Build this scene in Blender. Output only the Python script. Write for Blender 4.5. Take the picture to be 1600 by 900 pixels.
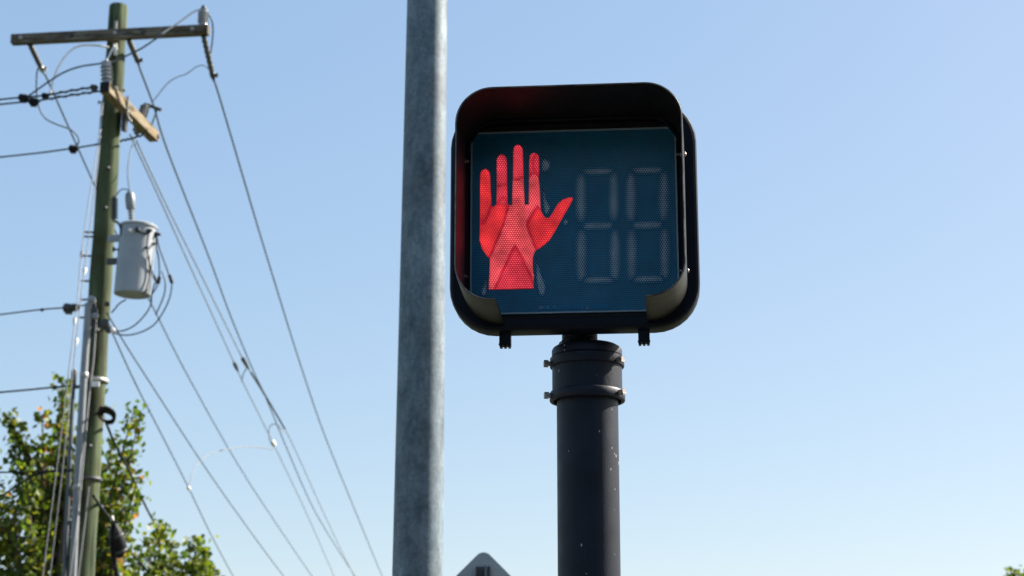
import bpy, math, random
import numpy as np
from mathutils import Vector, Matrix, Quaternion

random.seed(7)
rng = np.random.default_rng(11)
for o in list(bpy.data.objects):
    bpy.data.objects.remove(o)
scene = bpy.context.scene
COL = scene.collection
R = math.radians

# ------------------------------------------------------------------ camera
PITCH = R(15.0)
FPX = 3000.0                      # focal length in photo pixels (1600 wide)
EYE = Vector((0, 0, 1.6))
cam_d = bpy.data.cameras.new('camera')
cam_d.sensor_width = 36.0
cam_d.lens = 36.0 * FPX / 1600.0
cam_d.clip_start = 0.05
cam_d.clip_end = 6000
cam_d.dof.use_dof = True
cam_d.dof.focus_distance = 3.58
cam_d.dof.aperture_fstop = 10.5
cam = bpy.data.objects.new('camera', cam_d)
COL.objects.link(cam)
cam.location = EYE
cam.rotation_euler = (R(90) + PITCH, 0, 0)
scene.camera = cam
scene.render.resolution_x = 1024
scene.render.resolution_y = 576

# ------------------------------------------------------------------ sky and sun
SUN_EL = R(38.0)
SUN_AZ = R(66.0)                  # to the right of the view axis (+Y), clockwise
world = bpy.data.worlds.new('World')
scene.world = world
world.use_nodes = True
nt = world.node_tree
nt.nodes.clear()
sky = nt.nodes.new('ShaderNodeTexSky')
sky.sky_type = 'NISHITA'
sky.sun_disc = False
sky.sun_elevation = SUN_EL
sky.sun_rotation = SUN_AZ
sky.altitude = 100
sky.air_density = 1.0
sky.dust_density = 1.3
sky.ozone_density = 1.0
bg = nt.nodes.new('ShaderNodeBackground')
bg.inputs['Strength'].default_value = 0.15
wo = nt.nodes.new('ShaderNodeOutputWorld')
gam = nt.nodes.new('ShaderNodeGamma'); gam.inputs['Gamma'].default_value = 0.42      # film-like soft shoulder over the whole sky
hsv = nt.nodes.new('ShaderNodeHueSaturation'); hsv.inputs['Saturation'].default_value = 1.86; hsv.inputs['Hue'].default_value = 0.503
nt.links.new(sky.outputs[0], gam.inputs[0])
nt.links.new(gam.outputs[0], hsv.inputs['Color'])
nt.links.new(hsv.outputs[0], bg.inputs[0])
nt.links.new(bg.outputs[0], wo.inputs[0])

sun_d = bpy.data.lights.new('sun', 'SUN')
sun_d.energy = 4.5
sun_d.angle = R(0.53)
sun_d.color = (1.0, 0.93, 0.84)
sun = bpy.data.objects.new('sun', sun_d)
COL.objects.link(sun)
to_sun = Vector((math.sin(SUN_AZ) * math.cos(SUN_EL), math.cos(SUN_AZ) * math.cos(SUN_EL), math.sin(SUN_EL)))
sun.rotation_euler = to_sun.to_track_quat('Z', 'Y').to_euler()
sun.location = (20, 10, 30)

scene.view_settings.view_transform = 'Standard'
scene.view_settings.look = 'None'
scene.view_settings.exposure = 1.58
scene.view_settings.gamma = 1.0
scene.view_settings.use_curve_mapping = False

# ------------------------------------------------------------------ projection helpers
FW = Vector((0, math.cos(PITCH), math.sin(PITCH)))
UP = Vector((0, -math.sin(PITCH), math.cos(PITCH)))
RT = Vector((1, 0, 0))
def ray(px, py):
    return FW + RT * ((px - 800) / FPX) + UP * ((450 - py) / FPX)
def PY(px, py, Y):
    """world point seen at photo pixel px,py standing at depth Y"""
    d = ray(px, py)
    return EYE + d * (Y / d.y)
def PZ(px, py, z):
    """world point seen at photo pixel px,py hanging at height z"""
    d = ray(px, py)
    return EYE + d * ((z - EYE.z) / d.z)

# ------------------------------------------------------------------ mesh helpers
class MB:
    def __init__(s):
        s.v = []; s.f = []; s.sm = []
    def add(s, vs, fs, smooth=False):
        b = len(s.v)
        s.v += [tuple(v) for v in vs]
        for f in fs:
            s.f.append(tuple(i + b for i in f)); s.sm.append(smooth)
        return s
    def box(s, c, size, rot=None):
        hx, hy, hz = size[0] / 2, size[1] / 2, size[2] / 2
        vs = [Vector((x, y, z)) for x in (-hx, hx) for y in (-hy, hy) for z in (-hz, hz)]
        if rot is not None:
            vs = [rot @ v for v in vs]
        c = Vector(c)
        vs = [v + c for v in vs]
        return s.add(vs, [(0, 1, 3, 2), (4, 6, 7, 5), (0, 4, 5, 1), (2, 3, 7, 6), (0, 2, 6, 4), (1, 5, 7, 3)])
    def beam(s, a, b, w, h, up=Vector((0, 0, 1))):
        a = Vector(a); b = Vector(b); d = (b - a)
        L = d.length; d.normalize()
        sx = d.cross(up).normalized(); u = sx.cross(d).normalized()
        m = Matrix((sx, d, u)).transposed()
        return s.box((a + b) / 2, (w, L, h), m)
    def loft(s, loops, cap0=False, cap1=False, smooth=False, closed=True):
        n = len(loops[0]); vs = []; fs = []
        for l in loops: vs += list(l)
        for k in range(len(loops) - 1):
            for i in range(n if closed else n - 1):
                j = (i + 1) % n
                fs.append((k * n + i, k * n + j, (k + 1) * n + j, (k + 1) * n + i))
        s.add(vs, fs, smooth)
        if cap0: s.add(loops[0], [tuple(reversed(range(n)))])
        if cap1: s.add(loops[-1], [tuple(range(n))])
        return s
    def tube(s, pts, r, n=6, caps=True, smooth=True):
        pts = [Vector(p) for p in pts]
        rs = r if isinstance(r, (list, tuple)) else [r] * len(pts)
        loops = []; ref = None
        for i, p in enumerate(pts):
            d = (pts[min(i + 1, len(pts) - 1)] - pts[max(i - 1, 0)])
            if d.length < 1e-9: d = Vector((0, 0, 1))
            d.normalize()
            if ref is None:
                ref = Vector((1, 0, 0)) if abs(d.x) < 0.8 else Vector((0, 1, 0))
            a = (ref - d * ref.dot(d)).normalized(); ref = a
            b = d.cross(a)
            loops.append([p + (a * math.cos(t) + b * math.sin(t)) * rs[i] for t in [2 * math.pi * k / n for k in range(n)]])
        return s.loft(loops, caps, caps, smooth)
    def lathe(s, base, axis, prof, n=24, smooth=True, caps=True):
        """prof: list of (radius, distance along axis)"""
        base = Vector(base); ax = Vector(axis).normalized()
        ref = Vector((1, 0, 0)) if abs(ax.x) < 0.8 else Vector((0, 1, 0))
        a = (ref - ax * ref.dot(ax)).normalized(); b = ax.cross(a)
        loops = [[base + ax * h + (a * math.cos(2 * math.pi * k / n) + b * math.sin(2 * math.pi * k / n)) * max(r, 1e-4) for k in range(n)] for r, h in prof]
        return s.loft(loops, caps, caps, smooth)
    def build(s, name, mat, parent=None, auto=None):
        me = bpy.data.meshes.new(name)
        me.from_pydata(s.v, [], s.f)
        me.polygons.foreach_set('use_smooth', s.sm)
        me.materials.append(mat)
        me.update()
        if auto is not None:
            me.set_sharp_from_angle(angle=R(auto))
        o = bpy.data.objects.new(name, me)
        COL.objects.link(o)
        if parent is not None:
            o.parent = parent
        return o

def tag(o, label=None, cat=None, group=None, kind=None):
    if label: o['label'] = label
    if cat: o['category'] = cat
    if group: o['group'] = group
    if kind: o['kind'] = kind
    return o
def empty(name, loc=(0, 0, 0), rz=0.0):
    o = bpy.data.objects.new(name, None)
    COL.objects.link(o)
    o.empty_display_size = 0.1
    o.location = loc
    o.rotation_euler = (0, 0, rz)
    return o
def rel(parent):
    """children are modelled in world space, then moved into the thing's frame"""
    inv = (Matrix.Translation(parent.location) @ parent.rotation_euler.to_matrix().to_4x4()).inverted()
    return inv
def part(mb, name, mat, parent, auto=None, root=None):
    """build from world coordinates, parent under thing (root carries the transform)"""
    inv = rel(root or parent)
    mb.v = [tuple(inv @ Vector(v)) for v in mb.v]
    return mb.build(name, mat, parent, auto)

def catmull(pts, k=6):
    pts = [Vector(p) for p in pts]
    if len(pts) < 3:
        return [pts[0].lerp(pts[-1], i / k) for i in range(k + 1)]
    ext = [pts[0] * 2 - pts[1]] + pts + [pts[-1] * 2 - pts[-2]]
    out = []
    for i in range(1, len(ext) - 2):
        p0, p1, p2, p3 = ext[i - 1:i + 3]
        for j in range(k):
            t = j / k
            out.append(0.5 * ((2 * p1) + (p2 - p0) * t + (2 * p0 - 5 * p1 + 4 * p2 - p3) * t * t + (3 * p1 - p0 - 3 * p2 + p3) * t ** 3))
    out.append(pts[-1])
    return out

# ------------------------------------------------------------------ materials
def new_mat(name):
    m = bpy.data.materials.new(name)
    m.use_nodes = True
    n = m.node_tree.nodes
    return m, m.node_tree, n['Principled BSDF'], n['Material Output']
def N(t, typ, **kw):
    n = t.nodes.new(typ)
    for k, v in kw.items(): setattr(n, k, v)
    return n
def noise(t, scale, detail=4, rough=0.55, coords='Object', vec=None, stretch=None):
    tc = N(t, 'ShaderNodeTexCoord')
    out = tc.outputs[coords]
    if stretch:
        mp = N(t, 'ShaderNodeMapping'); mp.inputs['Scale'].default_value = stretch
        t.links.new(out, mp.inputs[0]); out = mp.outputs[0]
    n = N(t, 'ShaderNodeTexNoise')
    n.inputs['Scale'].default_value = scale
    n.inputs['Detail'].default_value = detail
    n.inputs['Roughness'].default_value = rough
    t.links.new(out, n.inputs['Vector'])
    return n
def ramp(t, src, stops):
    r = N(t, 'ShaderNodeValToRGB')
    e = r.color_ramp.elements
    e[0].position = stops[0][0]; e[0].color = (*stops[0][1], 1)
    e[1].position = stops[-1][0]; e[1].color = (*stops[-1][1], 1)
    for p, c in stops[1:-1]:
        k = e.new(p); k.color = (*c, 1)
    t.links.new(src, r.inputs[0])
    return r
def bump(t, bsdf, src, strength, dist=0.01):
    b = N(t, 'ShaderNodeBump')
    b.inputs['Strength'].default_value = strength
    b.inputs['Distance'].default_value = dist
    t.links.new(src, b.inputs['Height'])
    t.links.new(b.outputs[0], bsdf.inputs['Normal'])
    return b
def math_node(t, op, a, b=None, c=None):
    m = N(t, 'ShaderNodeMath', operation=op)
    for i, x in enumerate((a, b, c)):
        if x is None: continue
        if isinstance(x, (int, float)): m.inputs[i].default_value = x
        else: t.links.new(x, m.inputs[i])
    return m.outputs[0]

def noisy(name, stops, scale=10, rough=0.6, metal=0.0, bstr=0.2, bdist=0.004, detail=5, stretch=None, spec=0.5, bscale=None):
    m, t, b, o = new_mat(name)
    n = noise(t, scale, detail, stretch=stretch)
    r = ramp(t, n.outputs['Fac'], stops)
    t.links.new(r.outputs[0], b.inputs['Base Color'])
    b.inputs['Roughness'].default_value = rough
    b.inputs['Metallic'].default_value = metal
    b.inputs['Specular IOR Level'].default_value = spec
    if bstr:
        n2 = noise(t, bscale or scale * 3, 4, stretch=stretch)
        bump(t, b, n2.outputs['Fac'], bstr, bdist)
    return m

# black painted steel with scuffs and pale specks
def black_paint(name, base=(0.010, 0.011, 0.013), rough=0.42, specks=True, coarse=260.0, bs=0.12, spec=0.14):
    m, t, b, o = new_mat(name)
    n = noise(t, 14, 5)
    r = ramp(t, n.outputs['Fac'], [(0.3, tuple(c * 0.75 for c in base)), (0.7, tuple(c * 1.35 for c in base))])
    col = r.outputs[0]
    if specks:
        tc = N(t, 'ShaderNodeTexCoord')
        mp = N(t, 'ShaderNodeMapping'); mp.inputs['Scale'].default_value = (1, 1, 0.55)
        t.links.new(tc.outputs['Object'], mp.inputs[0])
        v = N(t, 'ShaderNodeTexVoronoi'); v.inputs['Scale'].default_value = 62
        t.links.new(mp.outputs[0], v.inputs['Vector'])
        n3 = noise(t, 9, 3)
        thr = N(t, 'ShaderNodeMapRange'); thr.inputs[1].default_value = 0.38; thr.inputs[2].default_value = 0.72
        thr.inputs[3].default_value = 0.0; thr.inputs[4].default_value = 0.17
        t.links.new(n3.outputs['Fac'], thr.inputs[0])
        lt = math_node(t, 'LESS_THAN', v.outputs['Distance'], thr.outputs[0])
        mx = N(t, 'ShaderNodeMix', data_type='RGBA')
        t.links.new(lt, mx.inputs[0]); t.links.new(col, mx.inputs[6]); mx.inputs[7].default_value = (0.30, 0.30, 0.29, 1)
        col = mx.outputs[2]
    t.links.new(col, b.inputs['Base Color'])
    n2 = noise(t, 30, 4)
    rr = N(t, 'ShaderNodeMapRange'); rr.inputs[3].default_value = rough - 0.08; rr.inputs[4].default_value = rough + 0.12
    t.links.new(n2.outputs['Fac'], rr.inputs[0]); t.links.new(rr.outputs[0], b.inputs['Roughness'])
    g = noise(t, coarse, 3, stretch=(1, 1, 0.6))
    bump(t, b, g.outputs['Fac'], bs, 0.002)
    b.inputs['Specular IOR Level'].default_value = spec
    return m

M = {}
M['pole_black'] = black_paint('pole_black_paint', (0.008, 0.012, 0.022), 0.46, True, 240, 0.14, 0.24)
M['cast_black'] = black_paint('cast_black_paint', (0.008, 0.012, 0.022), 0.46, True, 150, 0.22, 0.24)
M['housing_black'] = black_paint('housing_black_plastic', (0.003, 0.005, 0.010), 0.38, False, 300, 0.05)
M['visor_black'] = black_paint('visor_black_sheet', (0.010, 0.009, 0.0075), 0.42, False, 200, 0.10, 0.26)
M['gasket'] = noisy('gasket_rubber', [(0.3, (0.006, 0.006, 0.006)), (0.7, (0.012, 0.012, 0.012))], 40, 0.7, 0, 0.1)
M['worn_edge'] = noisy('worn_visor_edge', [(0.35, (0.03, 0.03, 0.03)), (0.6, (0.16, 0.16, 0.16))], 30, 0.45, 0.2, 0.1)
M['bolt'] = noisy('bolt_steel', [(0.3, (0.16, 0.14, 0.12)), (0.7, (0.38, 0.35, 0.31))], 120, 0.42, 0.8, 0.3)
M['brass'] = noisy('weathered_brass', [(0.3, (0.33, 0.27, 0.17)), (0.7, (0.5, 0.45, 0.36))], 120, 0.4, 0.6, 0.2)

# hexagonal prism dot field in the sign's own plane (object x,z)
PITCH_DOT = 0.0046
def hexdots(t):
    """returns distance to nearest dot centre, in units of dot pitch"""
    tc = N(t, 'ShaderNodeTexCoord')
    sp = N(t, 'ShaderNodeSeparateXYZ'); t.links.new(tc.outputs['Object'], sp.inputs[0])
    u = math_node(t, 'DIVIDE', sp.outputs[0], PITCH_DOT)
    v = math_node(t, 'DIVIDE', sp.outputs[2], PITCH_DOT * math.sqrt(3))
    def cell(off):
        a = math_node(t, 'ADD', u, off); b = math_node(t, 'ADD', v, off)
        fa = math_node(t, 'SUBTRACT', math_node(t, 'FRACT', a), 0.5)
        fb = math_node(t, 'MULTIPLY', math_node(t, 'SUBTRACT', math_node(t, 'FRACT', b), 0.5), math.sqrt(3))
        return math_node(t, 'SQRT', math_node(t, 'ADD', math_node(t, 'MULTIPLY', fa, fa), math_node(t, 'MULTIPLY', fb, fb)))
    return math_node(t, 'MINIMUM', cell(0.0), cell(0.5))
def dotmask(t, d, r0, r1):
    mr = N(t, 'ShaderNodeMapRange', interpolation_type='SMOOTHSTEP')
    mr.inputs[1].default_value = r0; mr.inputs[2].default_value = r1
    mr.inputs[3].default_value = 1.0; mr.inputs[4].default_value = 0.0
    t.links.new(d, mr.inputs[0])
    return mr.outputs[0]

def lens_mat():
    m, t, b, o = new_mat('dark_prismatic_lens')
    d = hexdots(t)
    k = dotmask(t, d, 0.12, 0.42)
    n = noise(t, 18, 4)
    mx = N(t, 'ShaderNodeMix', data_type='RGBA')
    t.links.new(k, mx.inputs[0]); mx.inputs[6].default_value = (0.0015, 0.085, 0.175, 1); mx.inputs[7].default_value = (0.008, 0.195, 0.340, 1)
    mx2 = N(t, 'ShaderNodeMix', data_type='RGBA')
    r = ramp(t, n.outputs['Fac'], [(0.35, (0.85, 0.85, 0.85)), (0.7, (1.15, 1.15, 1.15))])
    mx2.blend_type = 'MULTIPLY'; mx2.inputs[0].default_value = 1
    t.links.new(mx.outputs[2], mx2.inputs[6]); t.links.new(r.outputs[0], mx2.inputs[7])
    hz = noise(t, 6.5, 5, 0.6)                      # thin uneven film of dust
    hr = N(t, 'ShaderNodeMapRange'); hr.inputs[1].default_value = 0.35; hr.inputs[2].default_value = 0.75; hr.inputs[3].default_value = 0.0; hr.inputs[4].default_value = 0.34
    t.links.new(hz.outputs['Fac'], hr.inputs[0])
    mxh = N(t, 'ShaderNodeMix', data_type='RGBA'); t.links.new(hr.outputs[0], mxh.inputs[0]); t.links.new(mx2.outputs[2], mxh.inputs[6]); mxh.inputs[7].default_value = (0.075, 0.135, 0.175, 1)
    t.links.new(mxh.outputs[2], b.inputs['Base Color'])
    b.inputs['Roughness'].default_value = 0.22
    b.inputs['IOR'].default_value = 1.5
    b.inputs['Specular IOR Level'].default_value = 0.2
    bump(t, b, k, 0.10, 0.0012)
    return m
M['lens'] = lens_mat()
def lens_rim_mat():
    m, t, b, o = new_mat('lens_rim_plastic')
    b.inputs['Base Color'].default_value = (0.24, 0.30, 0.35, 1)
    b.inputs['Roughness'].default_value = 0.3
    n = noise(t, 60, 3); bump(t, b, n.outputs['Fac'], 0.1, 0.002)
    return m
M['lens_rim'] = lens_rim_mat()
M['strip'] = noisy('smooth_lens_strip', [(0.3, (0.003, 0.10, 0.22)), (0.7, (0.005, 0.14, 0.30))], 60, 0.25, 0, 0.05, spec=0.2)

def N_clamp(t, x):
    c = N(t, 'ShaderNodeClamp'); t.links.new(x, c.inputs[0]); return c.outputs[0]
def pale_mat(name, base=(0.42, 0.49, 0.54)):
    """unlit reflector cells seen through the prism dots; 'edge' fades them out"""
    m, t, b, o = new_mat(name)
    d = hexdots(t)
    at = N(t, 'ShaderNodeAttribute', attribute_name='edge')
    k = dotmask(t, d, 0.10, 0.50)
    rad = math_node(t, 'MULTIPLY', math_node(t, 'POWER', at.outputs['Fac'], 0.6), 0.48)
    k2 = math_node(t, 'MULTIPLY', N_clamp(t, math_node(t, 'DIVIDE', math_node(t, 'SUBTRACT', rad, d), 0.22)), 0.85)
    mx = N(t, 'ShaderNodeMix', data_type='RGBA')
    n = noise(t, 35, 3)
    r = ramp(t, n.outputs['Fac'], [(0.3, tuple(c * 0.75 for c in base)), (0.7, tuple(c * 1.25 for c in base))])
    lb = N(t, 'ShaderNodeMix', data_type='RGBA'); t.links.new(dotmask(t, d, 0.12, 0.42), lb.inputs[0])
    lb.inputs[6].default_value = (0.0015, 0.085, 0.175, 1); lb.inputs[7].default_value = (0.008, 0.195, 0.340, 1)
    t.links.new(k2, mx.inputs[0]); t.links.new(lb.outputs[2], mx.inputs[6])
    t.links.new(r.outputs[0], mx.inputs[7])
    t.links.new(mx.outputs[2], b.inputs['Base Color'])
    b.inputs['Roughness'].default_value = 0.22
    bump(t, b, k, 0.10, 0.0012)
    b.inputs['Specular IOR Level'].default_value = 0.2
    return m
M['pale'] = pale_mat('unlit_reflector_cells')
M['pale_walk'] = pale_mat('unlit_walker_cells', (0.66, 0.72, 0.78))

def hand_mat(name, lo, hi, strength, halo=0.35):
    m, t, b, o = new_mat(name)
    d = hexdots(t)
    k = dotmask(t, d, 0.04, 0.38)
    at = N(t, 'ShaderNodeAttribute', attribute_name='edge')
    mx = N(t, 'ShaderNodeMix', data_type='RGBA')
    t.links.new(k, mx.inputs[0]); mx.inputs[6].default_value = (*lo, 1); mx.inputs[7].default_value = (*hi, 1)
    n = noise(t, 26, 3)
    mr = N(t, 'ShaderNodeMapRange'); mr.inputs[1].default_value = 0.3; mr.inputs[2].default_value = 0.7
    mr.inputs[3].default_value = 0.50; mr.inputs[4].default_value = 1.42
    t.links.new(n.outputs['Fac'], mr.inputs[0])
    s = math_node(t, 'MULTIPLY', mr.outputs[0], strength)
    e = math_node(t, 'ADD', math_node(t, 'MULTIPLY', at.outputs['Fac'], 0.35), 0.65)
    s = math_node(t, 'MULTIPLY', s, e)
    t.links.new(mx.outputs[2], b.inputs['Emission Color'])
    t.links.new(s, b.inputs['Emission Strength'])
    b.inputs['Base Color'].default_value = (0.03, 0.001, 0.003, 1)
    b.inputs['Specular IOR Level'].default_value = 0.12
    b.inputs['Roughness'].default_value = 0.3
    return m
M['hand_dim'] = hand_mat('dim_hand_red', (0.42, 0.001, 0.018), (0.75, 0.05, 0.08), 0.30)
M['hand_red'] = hand_mat('lit_hand_red', (0.48, 0.001, 0.012), (1.2, 0.15, 0.13), 0.36)
M['hand_mid'] = hand_mat('lit_hand_crimson', (0.38, 0.001, 0.020), (1.2, 0.18, 0.20), 0.34)
M['hand_pink'] = hand_mat('lit_hand_pink', (0.52, 0.004, 0.026), (1.2, 0.37, 0.35), 0.36)

# galvanised steel
def galv():
    m, t, b, o = new_mat('galvanised_steel')
    n = noise(t, 22, 6, 0.65, stretch=(1, 1, 0.45))
    r = ramp(t, n.outputs['Fac'], [(0.30, (0.078, 0.115, 0.140)), (0.5, (0.138, 0.185, 0.213)), (0.72, (0.208, 0.250, 0.272))])
    n2 = noise(t, 5.5, 4, 0.6, stretch=(1, 1, 0.6))
    r2 = ramp(t, n2.outputs['Fac'], [(0.35, (0.62, 0.62, 0.63)), (0.65, (1.12, 1.12, 1.12))])
    mx = N(t, 'ShaderNodeMix', data_type='RGBA'); mx.blend_type = 'MULTIPLY'; mx.inputs[0].default_value = 1
    t.links.new(r.outputs[0], mx.inputs[6]); t.links.new(r2.outputs[0], mx.inputs[7])
    t.links.new(mx.outputs[2], b.inputs['Base Color'])
    b.inputs['Metallic'].default_value = 0.2
    b.inputs['Roughness'].default_value = 0.62
    vo = N(t, 'ShaderNodeTexVoronoi'); vo.inputs['Scale'].default_value = 70
    tcv = N(t, 'ShaderNodeTexCoord'); t.links.new(tcv.outputs['Object'], vo.inputs['Vector'])
    sr_ = ramp(t, vo.outputs['Color'], [(0.2, (0.86, 0.86, 0.87)), (0.8, (1.12, 1.12, 1.12))])
    mx3 = N(t, 'ShaderNodeMix', data_type='RGBA'); mx3.blend_type = 'MULTIPLY'; mx3.inputs[0].default_value = 1
    t.links.new(mx.outputs[2], mx3.inputs[6]); t.links.new(sr_.outputs[0], mx3.inputs[7]); t.links.new(mx3.outputs[2], b.inputs['Base Color'])
    n3 = noise(t, 7, 3, stretch=(0.25, 0.25, 14))
    bump(t, b, n3.outputs['Fac'], 0.12, 0.004)
    return m
M['galv'] = galv()

def wood(name, stops, stretch, scale=6, bstr=0.5):
    m, t, b, o = new_mat(name)
    n = noise(t, scale, 6, 0.65, stretch=stretch)
    r = ramp(t, n.outputs['Fac'], stops)
    n2 = noise(t, 2.2, 4, 0.6)
    r2 = ramp(t, n2.outputs['Fac'], [(0.3, (0.80, 0.62, 0.52)), (0.55, (1.0, 1.0, 1.0)), (0.7, (1.2, 1.2, 1.15))])
    mx = N(t, 'ShaderNodeMix', data_type='RGBA'); mx.blend_type = 'MULTIPLY'; mx.inputs[0].default_value = 1
    t.links.new(r.outputs[0], mx.inputs[6]); t.links.new(r2.outputs[0], mx.inputs[7])
    t.links.new(mx.outputs[2], b.inputs['Base Color'])
    st2 = tuple(q * 0.35 if q < 0.5 else q for q in stretch)
    n4 = noise(t, scale * 1.5, 4, 0.6, stretch=st2)
    r4 = ramp(t, n4.outputs['Fac'], [(0.36, (0.30, 0.28, 0.26)), (0.46, (1, 1, 1)), (0.7, (1.12, 1.1, 1.05))])
    mx4 = N(t, 'ShaderNodeMix', data_type='RGBA'); mx4.blend_type = 'MULTIPLY'; mx4.inputs[0].default_value = 1
    t.links.new(mx.outputs[2], mx4.inputs[6]); t.links.new(r4.outputs[0], mx4.inputs[7]); t.links.new(mx4.outputs[2], b.inputs['Base Color'])
    b.inputs['Roughness'].default_value = 0.85
    b.inputs['Specular IOR Level'].default_value = 0.25
    bump(t, b, n4.outputs['Fac'], bstr, 0.02)
    return m
M['pole_wood'] = wood('treated_green_pole_wood', [(0.3, (0.035, 0.050, 0.026)), (0.55, (0.075, 0.100, 0.050)), (0.75, (0.13, 0.155, 0.080))], (1, 1, 0.12), 9)
M['arm_wood'] = wood('weathered_grey_arm_wood', [(0.3, (0.065, 0.058, 0.045)), (0.55, (0.15, 0.135, 0.105)), (0.75, (0.24, 0.215, 0.17))], (0.25, 1, 1), 14)
M['arm_tan'] = wood('tan_arm_wood', [(0.3, (0.15, 0.12, 0.075)), (0.55, (0.24, 0.20, 0.13)), (0.75, (0.32, 0.28, 0.20))], (1, 0.25, 1), 14)
M['porcelain'] = noisy('grey_porcelain', [(0.3, (0.20, 0.22, 0.24)), (0.7, (0.32, 0.34, 0.36))], 20, 0.3, 0, 0.05)
M['polymer'] = noisy('dark_polymer', [(0.3, (0.05, 0.055, 0.06)), (0.7, (0.10, 0.105, 0.11))], 20, 0.5, 0, 0.05)
M['polymer_grey'] = noisy('grey_polymer', [(0.3, (0.17, 0.18, 0.19)), (0.7, (0.28, 0.29, 0.30))], 20, 0.5, 0, 0.05)
M['tank'] = noisy('grey_tank_paint', [(0.3, (0.25, 0.285, 0.32)), (0.7, (0.34, 0.365, 0.385))], 4, 0.45, 0, 0.06)
M['steel'] = noisy('zinc_hardware', [(0.3, (0.26, 0.25, 0.24)), (0.7, (0.5, 0.49, 0.47))], 40, 0.5, 0.5, 0.2)
M['steel_dark'] = noisy('dark_hardware', [(0.3, (0.03, 0.032, 0.035)), (0.7, (0.08, 0.08, 0.08))], 40, 0.5, 0.2, 0.2)
M['conductor'] = noisy('dark_conductor', [(0.3, (0.018, 0.030, 0.040)), (0.7, (0.04, 0.055, 0.065))], 30, 0.5, 0.0, 0.3)
M['alu'] = noisy('aluminium_conductor', [(0.3, (0.17, 0.175, 0.18)), (0.7, (0.26, 0.26, 0.26))], 30, 0.45, 0.2, 0.3)
M['guy'] = noisy('guy_strand', [(0.3, (0.10, 0.105, 0.11)), (0.7, (0.17, 0.17, 0.17))], 30, 0.5, 0.0, 0.3)
M['sheath'] = noisy('pale_wire_sheath', [(0.3, (0.72, 0.71, 0.69)), (0.7, (0.82, 0.81, 0.79))], 20, 0.5, 0, 0.05)
M['cable'] = noisy('black_cable', [(0.3, (0.006, 0.006, 0.008)), (0.7, (0.014, 0.014, 0.016))], 20, 0.55, 0, 0.2, spec=0.2)
M['conduit'] = noisy('grey_conduit', [(0.3, (0.17, 0.185, 0.20)), (0.7, (0.25, 0.265, 0.28))], 6, 0.4, 0.15, 0.05)
M['conduit_dark'] = noisy('dark_conduit', [(0.3, (0.06, 0.07, 0.08)), (0.7, (0.11, 0.12, 0.13))], 6, 0.45, 0.1, 0.05)
M['sign_back'] = noisy('sign_back_aluminium', [(0.3, (0.27, 0.30, 0.33)), (0.7, (0.36, 0.38, 0.40))], 9, 0.5, 0.15, 0.08)
M['sign_yellow'] = noisy('sign_yellow_face', [(0.3, (0.75, 0.45, 0.02)), (0.7, (0.82, 0.50, 0.03))], 9, 0.5, 0, 0.02)
M['bark'] = wood('tree_bark', [(0.3, (0.06, 0.045, 0.035)), (0.55, (0.12, 0.095, 0.075)), (0.75, (0.19, 0.16, 0.13))], (1, 1, 0.25), 12)
M['asphalt'] = noisy('asphalt', [(0.3, (0.026, 0.026, 0.027)), (0.7, (0.042, 0.041, 0.040))], 60, 0.85, 0, 0.5, 0.01)
M['concrete'] = noisy('concrete', [(0.3, (0.10, 0.088, 0.068)), (0.7, (0.16, 0.14, 0.11))], 6, 0.85, 0, 0.3, 0.004)
M['dry_grass'] = noisy('dry_grass_ground', [(0.3, (0.025, 0.036, 0.012)), (0.5, (0.04, 0.052, 0.018)), (0.7, (0.07, 0.07, 0.03))], 3, 0.9, 0, 0.5, 0.03)
M['paint_white'] = noisy('road_paint', [(0.3, (0.6, 0.6, 0.58)), (0.7, (0.78, 0.78, 0.76))], 12, 0.7, 0, 0.2)

def leaf_mat(name):
    m, t, b, o = new_mat(name)
    at = N(t, 'ShaderNodeAttribute', attribute_name='tint')
    r = ramp(t, at.outputs['Fac'], [(0.0, (0.022, 0.048, 0.012)), (0.45, (0.072, 0.115, 0.014)), (0.8, (0.180, 0.190, 0.014)), (0.93, (0.24, 0.17, 0.03)), (1.0, (0.33, 0.13, 0.04))])
    t.links.new(r.outputs[0], b.inputs['Base Color'])
    b.inputs['Roughness'].default_value = 0.5
    b.inputs['Specular IOR Level'].default_value = 0.4
    tr = N(t, 'ShaderNodeBsdfTranslucent')
    hs = N(t, 'ShaderNodeMix', data_type='RGBA'); hs.blend_type = 'MULTIPLY'; hs.inputs[0].default_value = 1
    t.links.new(r.outputs[0], hs.inputs[6]); hs.inputs[7].default_value = (2.0, 2.0, 1.0, 1)
    t.links.new(hs.outputs[2], tr.inputs['Color'])
    ms = N(t, 'ShaderNodeMixShader'); ms.inputs[0].default_value = 0.42
    t.links.new(b.outputs[0], ms.inputs[1]); t.links.new(tr.outputs[0], ms.inputs[2])
    t.links.new(ms.outputs[0], o.inputs['Surface'])
    return m
M['leaf'] = leaf_mat('maple_leaves')

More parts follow.
